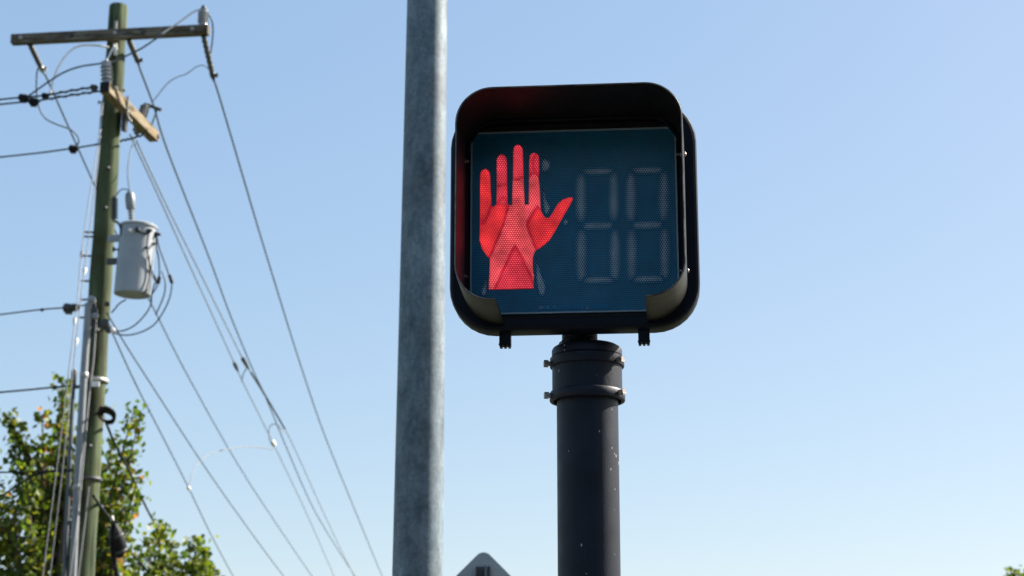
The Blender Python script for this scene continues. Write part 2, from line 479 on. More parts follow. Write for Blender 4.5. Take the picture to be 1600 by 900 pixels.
# ================================================================== setting (below the frame)
def sheet(name, x0, x1, y0, y1, z, mat, thick=None):
    mb = MB()
    if thick:
        mb.box(((x0 + x1) / 2, (y0 + y1) / 2, z - thick / 2), (x1 - x0, y1 - y0, thick))
    else:
        mb.add([(x0, y0, z), (x1, y0, z), (x1, y1, z), (x0, y1, z)], [(0, 1, 2, 3)])
    return mb
tag(sheet('ground', -1500, 1500, -1500, 1500, -0.12, M['dry_grass']).build('ground', M['dry_grass']), kind='structure')
for y0, y1 in ((-14.0, 2.2), (11.2, 16.0)):
    tag(sheet('road', -80, 80, y0, y1, -0.116, M['asphalt']).build('road', M['asphalt']), kind='structure')
for y0, y1 in ((2.35, 4.4), (16.15, 18.0)):
    tag(sheet('pavement', -80, 80, y0, y1, 0, M['concrete'], 0.13).build('pavement', M['concrete']), kind='structure')
for y0, y1 in ((2.2, 2.35), (11.05, 11.2), (16.0, 16.15)):
    tag(sheet('kerb', -80, 80, y0, y1, 0.006, M['concrete'], 0.14).build('kerb', M['concrete']), kind='structure')
for k in range(9):
    tag(sheet('crosswalk_stripe', -6.2 , -3.2, -6.6 + k * 0.9, -6.1 + k * 0.9, -0.112, M['paint_white']).build('crosswalk_stripe', M['paint_white']), kind='structure')

# unseen leaf belt added behind the viewer to block low sky and darken shade
def added_shade_belt():
    n = 26000
    cx = rng.uniform(-42, 42, n); hmax = 6.5 + 1.5 * np.sin(cx * 0.55) + 1.2 * np.sin(cx * 1.37 + 1)
    z = hmax * rng.uniform(0.0, 1.0, n) ** 0.75
    y = -15.0 + 2.6 * rng.normal(size=n) * 0.5
    p = np.stack([cx, y, z], 1)
    d = rng.normal(size=(n, 3)); d /= np.linalg.norm(d, axis=1)[:, None]
    q = rng.normal(size=(n, 3)); w = np.cross(d, q); w /= np.linalg.norm(w, axis=1)[:, None]
    L_ = rng.uniform(0.35, 0.6, n)[:, None]
    v = np.stack([p - d * L_, p + w * L_ * .5, p + d * L_, p - w * L_ * .5], 1).reshape(-1, 3)
    me = bpy.data.meshes.new('added_shade_belt')
    me.vertices.add(n * 4); me.vertices.foreach_set('co', v.ravel().astype(np.float32))
    me.loops.add(n * 4); me.loops.foreach_set('vertex_index', np.arange(n * 4, dtype=np.int32))
    me.polygons.add(n); me.polygons.foreach_set('loop_start', (np.arange(n) * 4).astype(np.int32))
    me.update(calc_edges=True)
    at = me.attributes.new('tint', 'FLOAT', 'POINT'); at.data.foreach_set('value', np.repeat(rng.uniform(0.0, 0.4, n), 4).astype(np.float32))
    me.materials.append(M['leaf'])
    o = bpy.data.objects.new('added_shade_belt', me); COL.objects.link(o)
    return tag(o, 'added unseen belt of dark green leaves that blocks the low sky', 'trees', kind='stuff')
added_shade_belt()

# ================================================================== pedestrian signal
SIG = empty('pedestrian_signal', (0.1176, 3.498, 2.454), R(-5))
tag(SIG, 'black square pedestrian signal showing a lit red hand, with a hood', 'pedestrian signal')
SIGM = Matrix.Translation(SIG.location) @ SIG.rotation_euler.to_matrix().to_4x4()
SIGI = SIGM.inverted()
def on_sig(px, py, yl):
    """photo pixel -> x,z in the signal's own plane at local depth yl"""
    o = SIGI @ EYE; d = SIGI.to_3x3() @ ray(px, py)
    p = o + d * ((yl - o.y) / d.y)
    return (p.x, p.z)

def rrect(cx, cz, w, h, r, y, n=9):
    out = []
    for (sx, sz, a0) in ((1, 1, 0), (-1, 1, 90), (-1, -1, 180), (1, -1, 270)):
        ox = cx + sx * (w / 2 - r); oz = cz + sz * (h / 2 - r)
        for k in range(n):
            a = R(a0 + 90 * k / (n - 1))
            out.append(Vector((ox + r * math.cos(a), y, oz + r * math.sin(a))))
    return out
HW, HH, HR, HZ = 0.472, 0.452, 0.086, 0.226
# door frame (front flange)
mb = MB()
L = [rrect(0, HZ, HW - 0.02, HH - 0.02, HR - 0.01, 0.034), rrect(0, HZ, HW, HH, HR, 0.030), rrect(0, HZ, HW, HH, HR, -0.006),
     rrect(0, HZ, HW - 0.005, HH - 0.005, HR - 0.0025, -0.0115), rrect(0, HZ, HW - 0.014, HH - 0.014, HR - 0.007, -0.014),
     rrect(0.0, 0.219, 0.407, 0.394, 0.06, -0.014), rrect(0.0, 0.219, 0.404, 0.391, 0.058, -0.0125), rrect(0.0, 0.219, 0.404, 0.391, 0.058, 0.010)]
L = [list(reversed(l)) for l in L]
mb.loft(L, smooth=True)
mb.build('door_frame', M['housing_black'], SIG, auto=28)
# rear case
mb = MB()
def case_ring(y, zb, zt, w, r): return rrect(0, (zb + zt) / 2, w, zt - zb, r, y)
L = [case_ring(0.031, 0.006, 0.446, HW - 0.03, HR - 0.008), case_ring(0.045, 0.012, 0.442, HW - 0.036, HR - 0.01), case_ring(0.06, 0.026, 0.430, HW - 0.05, HR - 0.012),
     case_ring(0.12, 0.048, 0.405, HW - 0.09, HR - 0.02), case_ring(0.165, 0.075, 0.380, HW - 0.15, 0.05), case_ring(0.172, 0.085, 0.370, HW - 0.17, 0.04)]
L = [list(reversed(l)) for l in L]
mb.loft(L, cap1=True, smooth=True)
mb.build('rear_case', M['housing_black'], SIG, auto=30)
# gasket ring between frame and lens
mb = MB()
L = [list(reversed(l)) for l in (rrect(0, 0.219, 0.404, 0.391, 0.058, 0.0095), rrect(-0.0005, 0.2185, 0.3985, 0.3675, 0.014, 0.0075), rrect(-0.0005, 0.2185, 0.3985, 0.3675, 0.014, 0.010))]
mb.loft(L, smooth=False)
mb.build('gasket', M['gasket'], SIG)
# lens plate with raised clear rim
LY = 0.006
mb = MB()
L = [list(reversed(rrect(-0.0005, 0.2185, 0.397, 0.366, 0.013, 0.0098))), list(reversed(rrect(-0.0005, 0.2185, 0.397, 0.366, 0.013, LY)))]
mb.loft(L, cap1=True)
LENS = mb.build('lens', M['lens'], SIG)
mb = MB()
rs = [(0.3965, 0.3655, 0.0128, LY - 0.0003), (0.3955, 0.3645, 0.0125, LY - 0.0028), (0.3905, 0.3595, 0.0105, LY - 0.0028), (0.3895, 0.3585, 0.010, LY - 0.0003)]
mb.loft([list(reversed(rrect(-0.0005, 0.2185, a, b, c, y))) for a, b, c, y in rs], smooth=True)
mb.build('lens_rim', M['lens_rim'], LENS, auto=30)

def flat_piece(name, pts, y, mat, parent, inset=0.0015, thick=0.0007):
    """thin plate in the lens plane (x,z points), with an 'edge' attribute that is 0 on the outline"""
    import mathutils.geometry as G
    pts = [Vector((p[0], p[1])) for p in pts]
    area = sum(pts[i].x * pts[(i + 1) % len(pts)].y - pts[(i + 1) % len(pts)].x * pts[i].y for i in range(len(pts)))
    if area < 0: pts.reverse()
    n = len(pts)
    inner = []
    for i in range(n):
        a, b, c = pts[i - 1], pts[i], pts[(i + 1) % n]
        e1 = (b - a).normalized(); e2 = (c - b).normalized()
        n1 = Vector((-e1.y, e1.x)); n2 = Vector((-e2.y, e2.x))
        nn = (n1 + n2)
        if nn.length < 1e-6: nn = n1
        nn.normalize()
        k = max(nn.dot(n1), 0.5)
        inner.append(b + nn * (inset / k))
    vs = [(p.x, y, p.y) for p in pts] + [(p.x, y - thick, p.y) for p in pts] + [(p.x, y - thick, p.y) for p in inner]
    fs = []
    for i in range(n):
        j = (i + 1) % n
        fs.append((i, j, n + j, n + i)); fs.append((n + i, n + j, 2 * n + j, 2 * n + i))
    tri = G.tessellate_polygon([[Vector((p.x, p.y, 0)) for p in inner]])
    for t3 in tri:
        a, b, c = t3
        A, B, Cc = inner[a], inner[b], inner[c]
        if (B - A).cross(Cc - A) < 0: a, c = c, a
        fs.append((2 * n + a, 2 * n + b, 2 * n + c))
    me = bpy.data.meshes.new(name)
    me.from_pydata(vs, [], fs)
    at = me.attributes.new('edge', 'FLOAT', 'POINT')
    at.data.foreach_set('value', [0.0] * (2 * n) + [1.0] * n)
    me.materials.append(mat)
    me.update()
    o = bpy.data.objects.new(name, me)
    COL.objects.link(o)
    o.parent = parent
    return o
def chaikin(pts, it=1):
    for _ in range(it):
        out = []
        for i in range(len(pts)):
            a = pts[i]; b = pts[(i + 1) % len(pts)]
            out.append((a[0] * .8 + b[0] * .2, a[1] * .8 + b[1] * .2)); out.append((a[0] * .2 + b[0] * .8, a[1] * .2 + b[1] * .8))
        pts = out
    return pts
HANDE = bpy.data.objects.new('hand_symbol', None); COL.objects.link(HANDE); HANDE.parent = SIG
tag(HANDE, 'glowing red raised hand')
hand = [
 ('little_finger', 'hand_red', [(750, 275), (751, 269), (754, 265.5), (758, 264), (762, 265.5), (765, 269), (766, 275), (767, 300), (768, 312), (767, 319), (762, 331), (758, 342.5), (750, 342.5)]),
 ('outer_palm', 'hand_red', [(768, 325), (773, 322), (777, 319.5), (781, 320.5), (787, 321), (793.5, 320), (790, 332), (785, 352), (775, 375), (766.5, 397), (763.5, 403), (753, 389), (749, 375), (750, 351), (757.5, 350), (763, 338)]),
 ('ring_fingertip', 'hand_mid', [(776, 252), (777, 246), (780, 242.5), (784, 241), (788, 242.5), (791, 246), (792, 252), (792, 286.5), (776, 290.5)]),
 ('ring_finger', 'hand_mid', [(776, 292.5), (792, 288.5), (793, 312), (790, 308.5), (784, 308), (780, 311), (777.5, 317), (775.5, 317)]),
 ('ring_finger_base', 'hand_mid', [(781.5, 313), (785, 310.5), (789, 311), (793, 315), (793.5, 318), (787, 319), (780, 318.5)]),
 ('middle_fingertip', 'hand_mid', [(802, 237), (803, 230.5), (806, 227), (809.5, 226), (813, 227.5), (816, 231), (817, 237), (818, 275), (811, 279), (801.5, 281)]),
 ('palm', 'hand_pink', [(801, 283.5), (811, 281.5), (818, 277.5), (820, 320), (826, 320), (826.5, 281), (828, 276), (831, 273.5), (834.5, 272.5), (838, 273.5), (841, 277), (843, 290), (844, 305), (844.7, 325), (840, 320), (834, 327), (822, 347), (821.5, 352), (827, 366), (837, 391), (834.5, 396), (832.8, 402), (832.5, 410), (833.5, 440), (832, 434), (819, 406), (808, 387), (805, 382.5), (801, 387), (790, 409), (771.5, 452), (763.5, 452.5), (764.5, 430), (765.5, 404), (768.5, 398), (778, 376), (787.5, 352), (792.5, 334), (796, 321.5), (800, 320)]),
 ('wrist', 'hand_mid', [(805, 388), (812, 399), (825, 425), (832, 442), (834, 451), (800, 452), (774, 452.5), (790, 416), (800, 396)]),
 ('thumb', 'hand_red', [(841.5, 326), (846, 331), (850, 338), (854, 340.5), (857.5, 340), (862, 335), (872, 318), (880, 311.5), (889, 308.7), (894.5, 309), (894.8, 312), (889, 323), (880, 338), (868, 360), (858, 376), (846, 386), (840.5, 389.5), (836, 380), (829.5, 364), (825.5, 352.5), (826.5, 347), (836, 331)]),
 ('index_fingertip', 'hand_mid', [(827, 250), (828, 243), (831, 240), (834.5, 239), (838, 240), (834, 245.5), (831.5, 252), (832, 261), (834, 266), (836, 270.5), (827, 271)]),
 ('index_fingertip', 'hand_mid', [(840, 241.5), (842, 245), (842.5, 269.5), (837.5, 270), (835.5, 265), (834, 260), (834, 252), (836.5, 246)]),
]
sil = [(750, 275), (751, 269), (754, 265.5), (758, 264), (762, 265.5), (765, 269), (766, 275), (767, 300), (768, 312), (768, 322), (773, 322), (776, 317), (776, 252), (777, 246), (780, 242.5), (784, 241), (788, 242.5), (791, 246), (792, 252), (793, 312), (794, 320), (800, 320),
 (801.5, 281), (802, 237), (803, 230.5), (806, 227), (809.5, 226), (813, 227.5), (816, 231), (817, 237), (818, 277), (820, 320), (826, 320), (826.5, 281), (827, 250), (828, 243), (831, 240), (834.5, 239), (838, 240), (841, 243), (842.3, 248), (842.6, 270), (841.5, 276), (843, 290), (844.7, 325), (846, 331), (850, 338), (854, 340.5), (857.5, 340), (862, 335), (872, 318), (880, 311.5), (889, 308.7), (894.5, 309), (894.8, 312),
 (889, 323), (880, 338), (868, 360), (858, 376), (846, 386), (837, 391), (834.5, 396), (832.8, 402), (832.5, 410), (834, 451), (800, 452), (763.5, 452.5), (764.5, 430), (765.5, 404), (753, 389), (749, 375), (750, 343)]
flat_piece('hand_mask', [on_sig(x, y, LY - 0.0003) for x, y in sil], LY - 0.0001, M['hand_dim'], HANDE, inset=0.0008, thick=0.0003)
for nm, mt, pts in hand:
    q = [on_sig(x, y, LY - 0.0008) for x, y in pts]
    flat_piece(nm, q, LY - 0.0005, M[mt], HANDE, inset=0.0032)
# unlit walking person behind the hand
WALK = bpy.data.objects.new('walking_person_symbol', None); COL.objects.link(WALK); WALK.parent = SIG
tag(WALK, 'faint unlit walking person symbol partly covered by the hand')
walk = [
 ('head', [(845, 249), (851, 247), (857, 249.5), (861, 255), (860.5, 262), (856, 268), (850, 269.5), (845, 268)]),
 ('arm', [(846.5, 290), (851, 298), (855, 312), (860, 321), (862, 326), (856, 337), (851, 335), (848.5, 328), (847, 312)]),
 ('hand', [(880, 343), (886, 341), (890, 346), (887, 352), (879, 352)]),
 ('leg', [(836, 398), (841, 404), (845, 422), (850, 436), (854, 446), (853, 458), (848, 464), (842, 461), (838, 448), (836, 430)]),
 ('foot', [(762, 432), (762, 456), (760, 462), (754, 463), (750, 459), (752, 450), (757, 442)]),
]
for nm, pts in walk:
    q = [on_sig(x, y, LY - 0.0008) for x, y in chaikin(pts)]
    flat_piece(nm, q, LY - 0.0002, M['pale_walk'], WALK, inset=0.0050)
# two countdown digits, seven unlit segments each
digit_segs = [
 [('upper_left', [(898, 270), (917, 270), (917, 348), (898, 348)]), ('upper_right', [(950, 268), (968, 268), (968, 347), (950, 347)]),
  ('lower_left', [(898, 358), (918, 358), (918, 440), (899, 440)]), ('lower_right', [(951, 357), (970, 357), (970, 439), (951, 439)]),
  ('top', [(908, 262.5), (961, 261.5), (955, 273.5), (915, 274.5)]), ('middle', [(910, 353), (916, 346.5), (953, 345.5), (959, 351), (953, 359), (916, 360)]),
  ('bottom', [(915, 431.5), (953, 430.5), (962, 443), (908, 444)])],
 [('upper_left', [(976, 269), (995, 269), (995, 347), (976, 347)]), ('upper_right', [(1028, 267), (1046, 267), (1046, 346), (1028, 346)]),
  ('lower_left', [(977, 357), (996, 357), (996, 438), (978, 438)]), ('lower_right', [(1029, 356), (1047, 356), (1048, 437), (1030, 437)]),
  ('top', [(985, 260.5), (1038, 259.5), (1032, 272), (992, 273)]), ('middle', [(987, 352), (993, 345.5), (1030, 344.5), (1036, 350), (1030, 358), (993, 359)]),
  ('bottom', [(993, 430), (1032, 429), (1040, 441.5), (986, 442.5)])]]
for k, segs in enumerate(digit_segs):
    D = bpy.data.objects.new('countdown_digit', None); COL.objects.link(D); D.parent = SIG
    tag(D, 'unlit countdown digit 8 ' + ('nearer the red hand' if k == 0 else 'nearer the edge of the housing'))
    for nm, pts in segs:
        mx_ = sum(p[0] for p in pts) / len(pts); my_ = sum(p[1] for p in pts) / len(pts)
        pts = [(x + math.copysign(2.2, x - mx_), y + math.copysign(1.6, y - my_)) for x, y in pts]
        q = [on_sig(x, y, LY - 0.0008) for x, y in chaikin(pts, 2)]
        flat_piece('segment', q, LY - (0.0002 if 'left' in nm or 'right' in nm else 0.0005), M['pale'], D, inset=0.0115 if 'left' in nm or 'right' in nm else 0.0085)
# embossed strip along the lens bottom
mb = MB()
a = on_sig(842, 485.5, LY); b = on_sig(951, 474, LY)
mb.box(((a[0] + b[0]) / 2, LY - 0.0004, (a[1] + b[1]) / 2 ), (b[0] - a[0], 0.0008, 0.0075))
STRIP = mb.build('marking_strip', M['strip'], LENS)
mb = MB()
c0 = on_sig(845.5, 481, LY)
ring = [(c0[0] + 0.0030 * math.cos(t), c0[1] + 0.0030 * math.sin(t)) for t in [k * math.pi / 6 for k in range(13)]]
mb.tube([(x, LY - 0.001, z) for x, z in ring], 0.0004, 4); mb.build('embossed_mark', M['lens_rim'], LENS)
for cx in (856.5, 866, 910, 918):
    cc = on_sig(cx, 480.5, LY)
    w = 0.0022 if cx not in (910,) else 0.0004
    zz = [(-w, 0.0024), (w, 0.0024), (w, 0.0), (-w, 0.0), (-w, -0.0024), (w, -0.0024)]
    mb = MB(); mb.tube([(cc[0] + x, LY - 0.001, cc[1] + z) for x, z in zz], 0.0004, 4); mb.build('embossed_mark', M['lens_rim'], LENS)

# visor: rounded tube with open bottom centre
VD = 0.166; VY0 = -0.0142
full = rrect(0.0012, 0.2195, 0.412, 0.402, 0.066, 0.0, n=14)
# start from the bottom edge, cut out x in [-0.132,0.138]
def visor_path():
    pts = [(p.x, p.z) for p in full]
    # order: right-top corner .. left-top .. left-bottom .. right-bottom ; walk from bottom right cut, up, over, down
    rt = pts[0:14]; lt = pts[14:28]; lb = pts[28:42]; rb = pts[42:56]
    zb = 0.2195 - 0.201
    path = [(0.136, zb)] + rb + rt + lt + lb + [(-0.132, zb)]
    # densify
    out = [path[0]]
    for q in path[1:]:
        p = out[-1]
        dd = math.hypot(q[0] - p[0], q[1] - p[1])
        if dd < 1e-5: continue
        k = max(1, int(dd / 0.03))
        for j in range(1, k + 1): out.append((p[0] + (q[0] - p[0]) * j / k, p[1] + (q[1] - p[1]) * j / k))
    return out
vp = visor_path()
th = 0.0022
norms = []
for i in range(len(vp)):
    a = vp[max(i - 1, 0)]; b = vp[min(i + 1, len(vp) - 1)]
    t = Vector((b[0] - a[0], b[1] - a[1])).normalized()
    norms.append(Vector((t.y, -t.x)))       # outward
mb = MB()
loops = []
for i, p in enumerate(vp):
    nx, nz = norms[i]
    # slight outward flare and a rolled lip at the front
    sec = []
    for (yy, off) in ((VY0, 0.0034), (VY0 - VD * 0.5, 0.0022), (VY0 - VD, 0.0012)):
        sec.append(Vector((p[0] - nx * (th - off), yy, p[1] - nz * (th - off))))
    for (yy, off) in ((VY0 - VD - 0.0006, 0.0026), (VY0 - VD * 0.5, 0.0038), (VY0, 0.0052)):
        sec.append(Vector((p[0] + nx * (off - 0.0), yy, p[1] + nz * (off - 0.0))))
    loops.append(sec)
mb.loft(loops, cap0=True, cap1=True, smooth=True)
VIS = mb.build('visor', M['visor_black'], SIG, auto=40)
mb = MB()
mb.tube([(p[0] + n_[0] * 0.0007, VY0 - VD - 0.0012, p[1] + n_[1] * 0.0007) for p, n_ in zip(vp, norms)], 0.0013, 8)
mb.build('visor_edge', M['worn_edge'], VIS)
# visor screws and keepers
for (x, y, s) in ((1064, 241, 1), (1068, 423, 1), (728, 252, -1), (727, 432, -1)):
    yl = -0.030
    z = on_sig(x, y, yl)[1]
    mb = MB()
    sx = 0.2072 * s
    mb.lathe((sx + s * 0.0025 - (0.012 if s > 0 else -0.012), yl, z), (s, 0, 0), [(0.0022, 0), (0.0022, 0.006), (0.0046, 0.0065), (0.0046, 0.0085), (0.0022, 0.009), (0.0022, 0.0135), (0.0050, 0.014), (0.0045, 0.017), (0.002, 0.0185)], 10)
    mb.build('visor_screw', M['bolt'], SIG, auto=40)
# hinge lugs under the frame
for x0 in (780, 997):
    a = on_sig(x0, 518, 0.0)[0]; b = on_sig(x0 + 18, 518, 0.0)[0]
    w = b - a
    mb = MB()
    mb.box(((a + b) / 2, 0.008, -0.0085), (w, 0.018, 0.033))
    for q in (-1, 0, 1):
        mb.box(((a + b) / 2 + q * w * 0.36, 0.008, -0.0262), (w * 0.22, 0.016, 0.0035))
    mb.build('hinge_lug', M['housing_black'], SIG)
    lug = MB(); lug.lathe(((a + b) / 2 - w * 0.5 - 0.001, 0.002, -0.0225), (1, 0, 0), [(0.0022, 0), (0.0022, w + 0.002)], 8)
    lug.build('hinge_pin', M['bolt'], SIG)

# ================================================================== signal pole with slip fitter
PX, PYY = 0.1435, 3.585
SP = empty('signal_pole', (PX, PYY, 0))
tag(SP, 'black painted steel pole with bolted collar carrying the pedestrian signal', 'pole')
def zat(py, Y):
    return PY(918, py, Y).z
rp = 0.0585
zf = lambda py: zat(py, PYY - 0.066)
ztop = 2.4535
mb = MB()
mb.lathe((0, 0, 0.02), (0, 0, 1), [(rp + 0.001, 0), (rp + 0.001, 1.0), (rp, 1.2), (rp, zf(600) - 0.02)], 64)
mb.build('shaft', M['pole_black'], SP, auto=40)
mb = MB()
mb.lathe((0, 0, 0.001), (0, 0, 1), [(0.15, 0), (0.15, 0.02), (0.085, 0.05), (0.075, 0.12), (rp + 0.003, 0.13)], 32)
mb.build('base_casting', M['cast_black'], SP, auto=40)
# collar body
z0 = zf(617); z_lo = zf(601); z_hi0 = zf(563); z_hi1 = zf(547); zc = zf(545)
rc = 0.0668
mb = MB()
mb.lathe((0, 0, 0), (0, 0, 1), [(rp + 0.0065, z0 + 0.0015), (rp + 0.0065, z0), (rc + 0.0042, z0 + 0.0004), (rc + 0.0052, z0 + 0.002), (rc + 0.0052, z_lo - 0.004), (rc + 0.0035, z_lo - 0.001), (rc, z_lo),
                                (rc, z_hi0), (rc + 0.0038, z_hi0 + 0.0008), (rc + 0.0046, z_hi0 + 0.003), (rc + 0.0040, z_hi1 - 0.002), (rc + 0.001, z_hi1), (rc - 0.0015, z_hi1 + 0.0003), (rc - 0.0015, z_hi1 + 0.0018), (rc + 0.0005, z_hi1 + 0.0022),
                                (rc + 0.0005, z_hi1 + 0.0135), (rc - 0.002, z_hi1 + 0.0180), (rc - 0.009, z_hi1 + 0.0225), (0.03, z_hi1 + 0.0255)], 64, caps=False)
COLL = mb.build('slip_fitter_collar', M['cast_black'], SP, auto=38)
ztc = z_hi1 + 0.0245
# neck nipple and lock nut (slightly off the pole's axis)
nx = -0.0135
mb = MB()
prof = [(0.0345, ztc - 0.004)]
for k in range(5):
    zz = ztc + 0.002 + k * 0.0042
    prof += [(0.0345, zz), (0.0332, zz + 0.002)]
zneck = 2.510
prof = [(r, z) for r, z in prof if z < zneck - 0.002] + [(0.0345, zneck)]
mb.lathe((nx, 0, 0), (0, 0, 1), prof, 40)
mb.build('threaded_neck', M['cast_black'], SP, auto=35)
mb = MB()
mb.lathe((nx, 0, 0), (0, 0, 1), [(0.032, 2.4445), (0.040, 2.445), (0.040, 2.4518), (0.032, 2.4525)], 12, smooth=False)
mb.build('lock_nut', M['cast_black'], SP)
# set screws, square heads
for zz, angs in ((z_hi0 + 0.006, (-82, 52, 185)), (z0 + 0.010, (-80, 54, 188))):
    for a in angs:
        d = Vector((math.sin(R(a)), -math.cos(R(a)), 0))
        mb = MB()
        mb.lathe(d * (rc - 0.004) + Vector((0, 0, zz)), d, [(0.0048, 0), (0.0048, 0.0128)], 12)
        rot = Matrix((d.cross(Vector((0, 0, 1))), d, Vector((0, 0, 1)))).transposed() @ Matrix.Rotation(R(random.uniform(5, 35)), 3, 'Y')
        mb.box(d * (rc + 0.0125) + Vector((0, 0, zz)), (0.0105, 0.0085, 0.0105), rot)
        mb.build('set_screw', M['bolt'], COLL)

# ================================================================== galvanised pole
GY = 7.4
gt = PY(667.5, 0, GY); gb = PY(652.5, 900, GY)
dz = gt - gb
gbase = gb - dz * (gb.z / dz.z)
GP = empty('galvanised_pole', (gbase.x, gbase.y, 0))
tag(GP, 'tall tapered galvanised steel pole standing just left of the signal', 'pole')
axis = dz.normalized()
def dep(p): return (p - EYE).dot(FW)
r_t = 62.5 / 2 / FPX * dep(gt); r_b = 79.5 / 2 / FPX * dep(gb)
def rg(z): return r_b + (r_t - r_b) * (z - gb.z) / (gt.z - gb.z)
mb = MB()
Lg = 9.5
mb.lathe(gbase + axis * 0.03, axis, [(rg(k * Lg / 12), k * Lg / 12) for k in range(13)], 64)
part(mb, 'shaft', M['galv'], GP, 40)
mb = MB(); mb.lathe(gbase + axis * (Lg + 0.02), axis, [(rg(Lg) + 0.006, 0), (rg(Lg) + 0.006, 0.04), (rg(Lg) * 0.5, 0.06), (0.001, 0.065)], 32)
part(mb, 'cap', M['galv'], GP, 40)
mb = MB(); mb.box(gbase + Vector((0, 0, 0.0155)), (0.42, 0.42, 0.03)); part(mb, 'base_plate', M['galv'], GP)
for sx in (-1, 1):
    for sy in (-1, 1):
        mb = MB(); mb.lathe(gbase + Vector((sx * 0.16, sy * 0.16, 0.031)), (0, 0, 1), [(0.022, 0), (0.022, 0.022), (0.013, 0.023), (0.013, 0.06)], 6, smooth=False)
        part(mb, 'anchor_bolt', M['steel'], GP)

# ================================================================== diamond road sign seen from behind
SY = 10.0
apex = PY(755.5, 863.0, SY)
S = 0.76; sr = 0.048
DG = empty('road_sign', (apex.x + 0.015, SY, 0))
tag(DG, 'back of a grey diamond shaped road sign, only its top corner in view', 'road sign')
half = S / math.sqrt(2)
cz = apex.z - half + sr * (math.sqrt(2) - 1)
def diamond(y, grow=0.0):
    out = []
    for k, (ax_, az_) in enumerate(((0, 1), (-1, 0), (0, -1), (1, 0))):
        c = Vector((ax_, az_)) * (half - sr * math.sqrt(2))
        a0 = [45, 135, 225, 315][k]
        for j in range(9):
            a = R(a0 + 90 * j / 8)
            out.append(Vector((apex.x + c.x + (sr + grow) * math.cos(a), y, cz + c.y + (sr + grow) * math.sin(a))))
    return out
mb = MB(); mb.loft([diamond(SY), diamond(SY + 0.003)], True, True); 
part(mb, 'panel', M['sign_back'], DG)
mb = MB(); mb.loft([diamond(SY + 0.0035, -0.004), diamond(SY + 0.0042, -0.004)], True, True); part(mb, 'sign_face', M['sign_yellow'], DG)
# u-channel post: flat back plate with a flange rib
ptop = PY(754, 884.5, SY - 0.04).z
bx0 = PY(743.5, 890, SY - 0.04).x; bx1 = PY(766, 890, SY - 0.04).x
mb = MB()
w = bx1 - bx0; xc = (bx0 + bx1) / 2
zc0 = ptop / 2
mb.box((xc, SY - 0.012, zc0), (w, 0.004, ptop))
mb.box((bx0 + 0.004, SY - 0.022, zc0), (0.008, 0.0155, ptop))
mb.box((bx1 - 0.004, SY - 0.022, zc0), (0.008, 0.0155, ptop))
part(mb, 'post', M['steel_dark'], DG)
rx = PY(759, 890, SY - 0.05).x
mb = MB(); mb.box((rx, SY - 0.0325, zc0 + 0.003), (0.012, 0.036, ptop)); part(mb, 'post_rib', M['galv'], DG)
mb = MB(); mb.lathe((xc, SY - 0.035, apex.z - 0.25), (0, 1, 0), [(0.008, 0), (0.008, 0.045)], 8); part(mb, 'bolt', M['steel'], DG)

# ================================================================== utility pole
UY = 21.5
ut = PY(185.5, 9, UY); ub = PY(127.0, 900, UY)
ud = (ut - ub)
ubase = ub - ud * (ub.z / ud.z)
UPO = empty('utility_pole', (ubase.x, ubase.y, 0))
tag(UPO, 'tall green treated wooden utility pole with two crossarms', 'utility pole')
uax = (ut - ubase).normalized(); ulen = (ut - ubase).length
mb = MB()
prof = []
for k in range(40):
    u = k / 39
    r = 0.165 + (0.112 - 0.165) * u + 0.0035 * math.sin(u * 57) + 0.002 * math.sin(u * 131)
    prof.append((r, u * (ulen - 0.02)))
prof += [(0.104, ulen), (0.05, ulen + 0.004)]
mb.lathe(ubase, uax, prof, 20)
part(mb, 'pole_shaft', M['pole_wood'], UPO, 45)
def on_pole(py):
    """axis point of the pole level with photo row py"""
    lo, hi = 0.0, 1.0
    for _ in range(40):
        m = (lo + hi) / 2
        p = ubase.lerp(ut, m); v = p - EYE
        yy = 450 - FPX * v.dot(UP) / v.dot(FW)
        if yy > py: lo = m
        else: hi = m
    return ubase.lerp(ut, lo)

# upper crossarm (front of the pole)
zA = PY(325, 47, 21.16).z
ca_r = PY(326, 47, 21.13); ca_l = PZ(19, 62.5, ca_r.z)
mb = MB(); mb.beam(ca_l, ca_r, 0.10, 0.112)
ARM1 = part(mb, 'crossarm', M['arm_wood'], UPO)
ARM1['label'] = 'weathered grey upper crossarm'
def on_arm1(px):
    t = (px - 19) / (326 - 19.0)
    return ca_l.lerp(ca_r, t)
# lower crossarm running away from the camera on the right side of the pole
n0 = PY(164, 136, 20.62); n1 = PZ(241, 214, n0.z)
mb = MB(); mb.beam(n0, n1, 0.115, 0.125)
ARM2 = part(mb, 'crossarm', M['arm_tan'], UPO)
ARM2['label'] = 'tan lower crossarm pointing away'
mb = MB(); dd = (n1 - n0).normalized(); mb.beam(n0 - dd * 0.013, n0 - dd * 0.001, 0.112, 0.122)
part(mb, 'end_shade_plate', M['cable'], ARM2, root=UPO)  # black plate paints the shade on the arm's near sawn end

def sheds(mb, a, b, r_core, r_shed, n, seg=12, ends=0.12):
    a = Vector(a); b = Vector(b); L_ = (b - a).length
    prof = [(r_core * 1.1, 0), (r_core * 1.1, L_ * ends * 0.6), (r_core, L_ * ends)]
    span = L_ * (1 - 2 * ends)
    for k in range(n):
        h0 = L_ * ends + span * k / n; hh = span / n
        prof += [(r_core, h0 + hh * 0.15), (r_shed, h0 + hh * 0.45), (r_shed * 0.96, h0 + hh * 0.6), (r_core, h0 + hh * 0.8)]
    prof += [(r_core, L_ * (1 - ends)), (r_core * 1.1, L_ * (1 - ends * 0.6)), (r_core * 1.1, L_)]
    mb.lathe(a, b - a, prof, seg)
    return mb
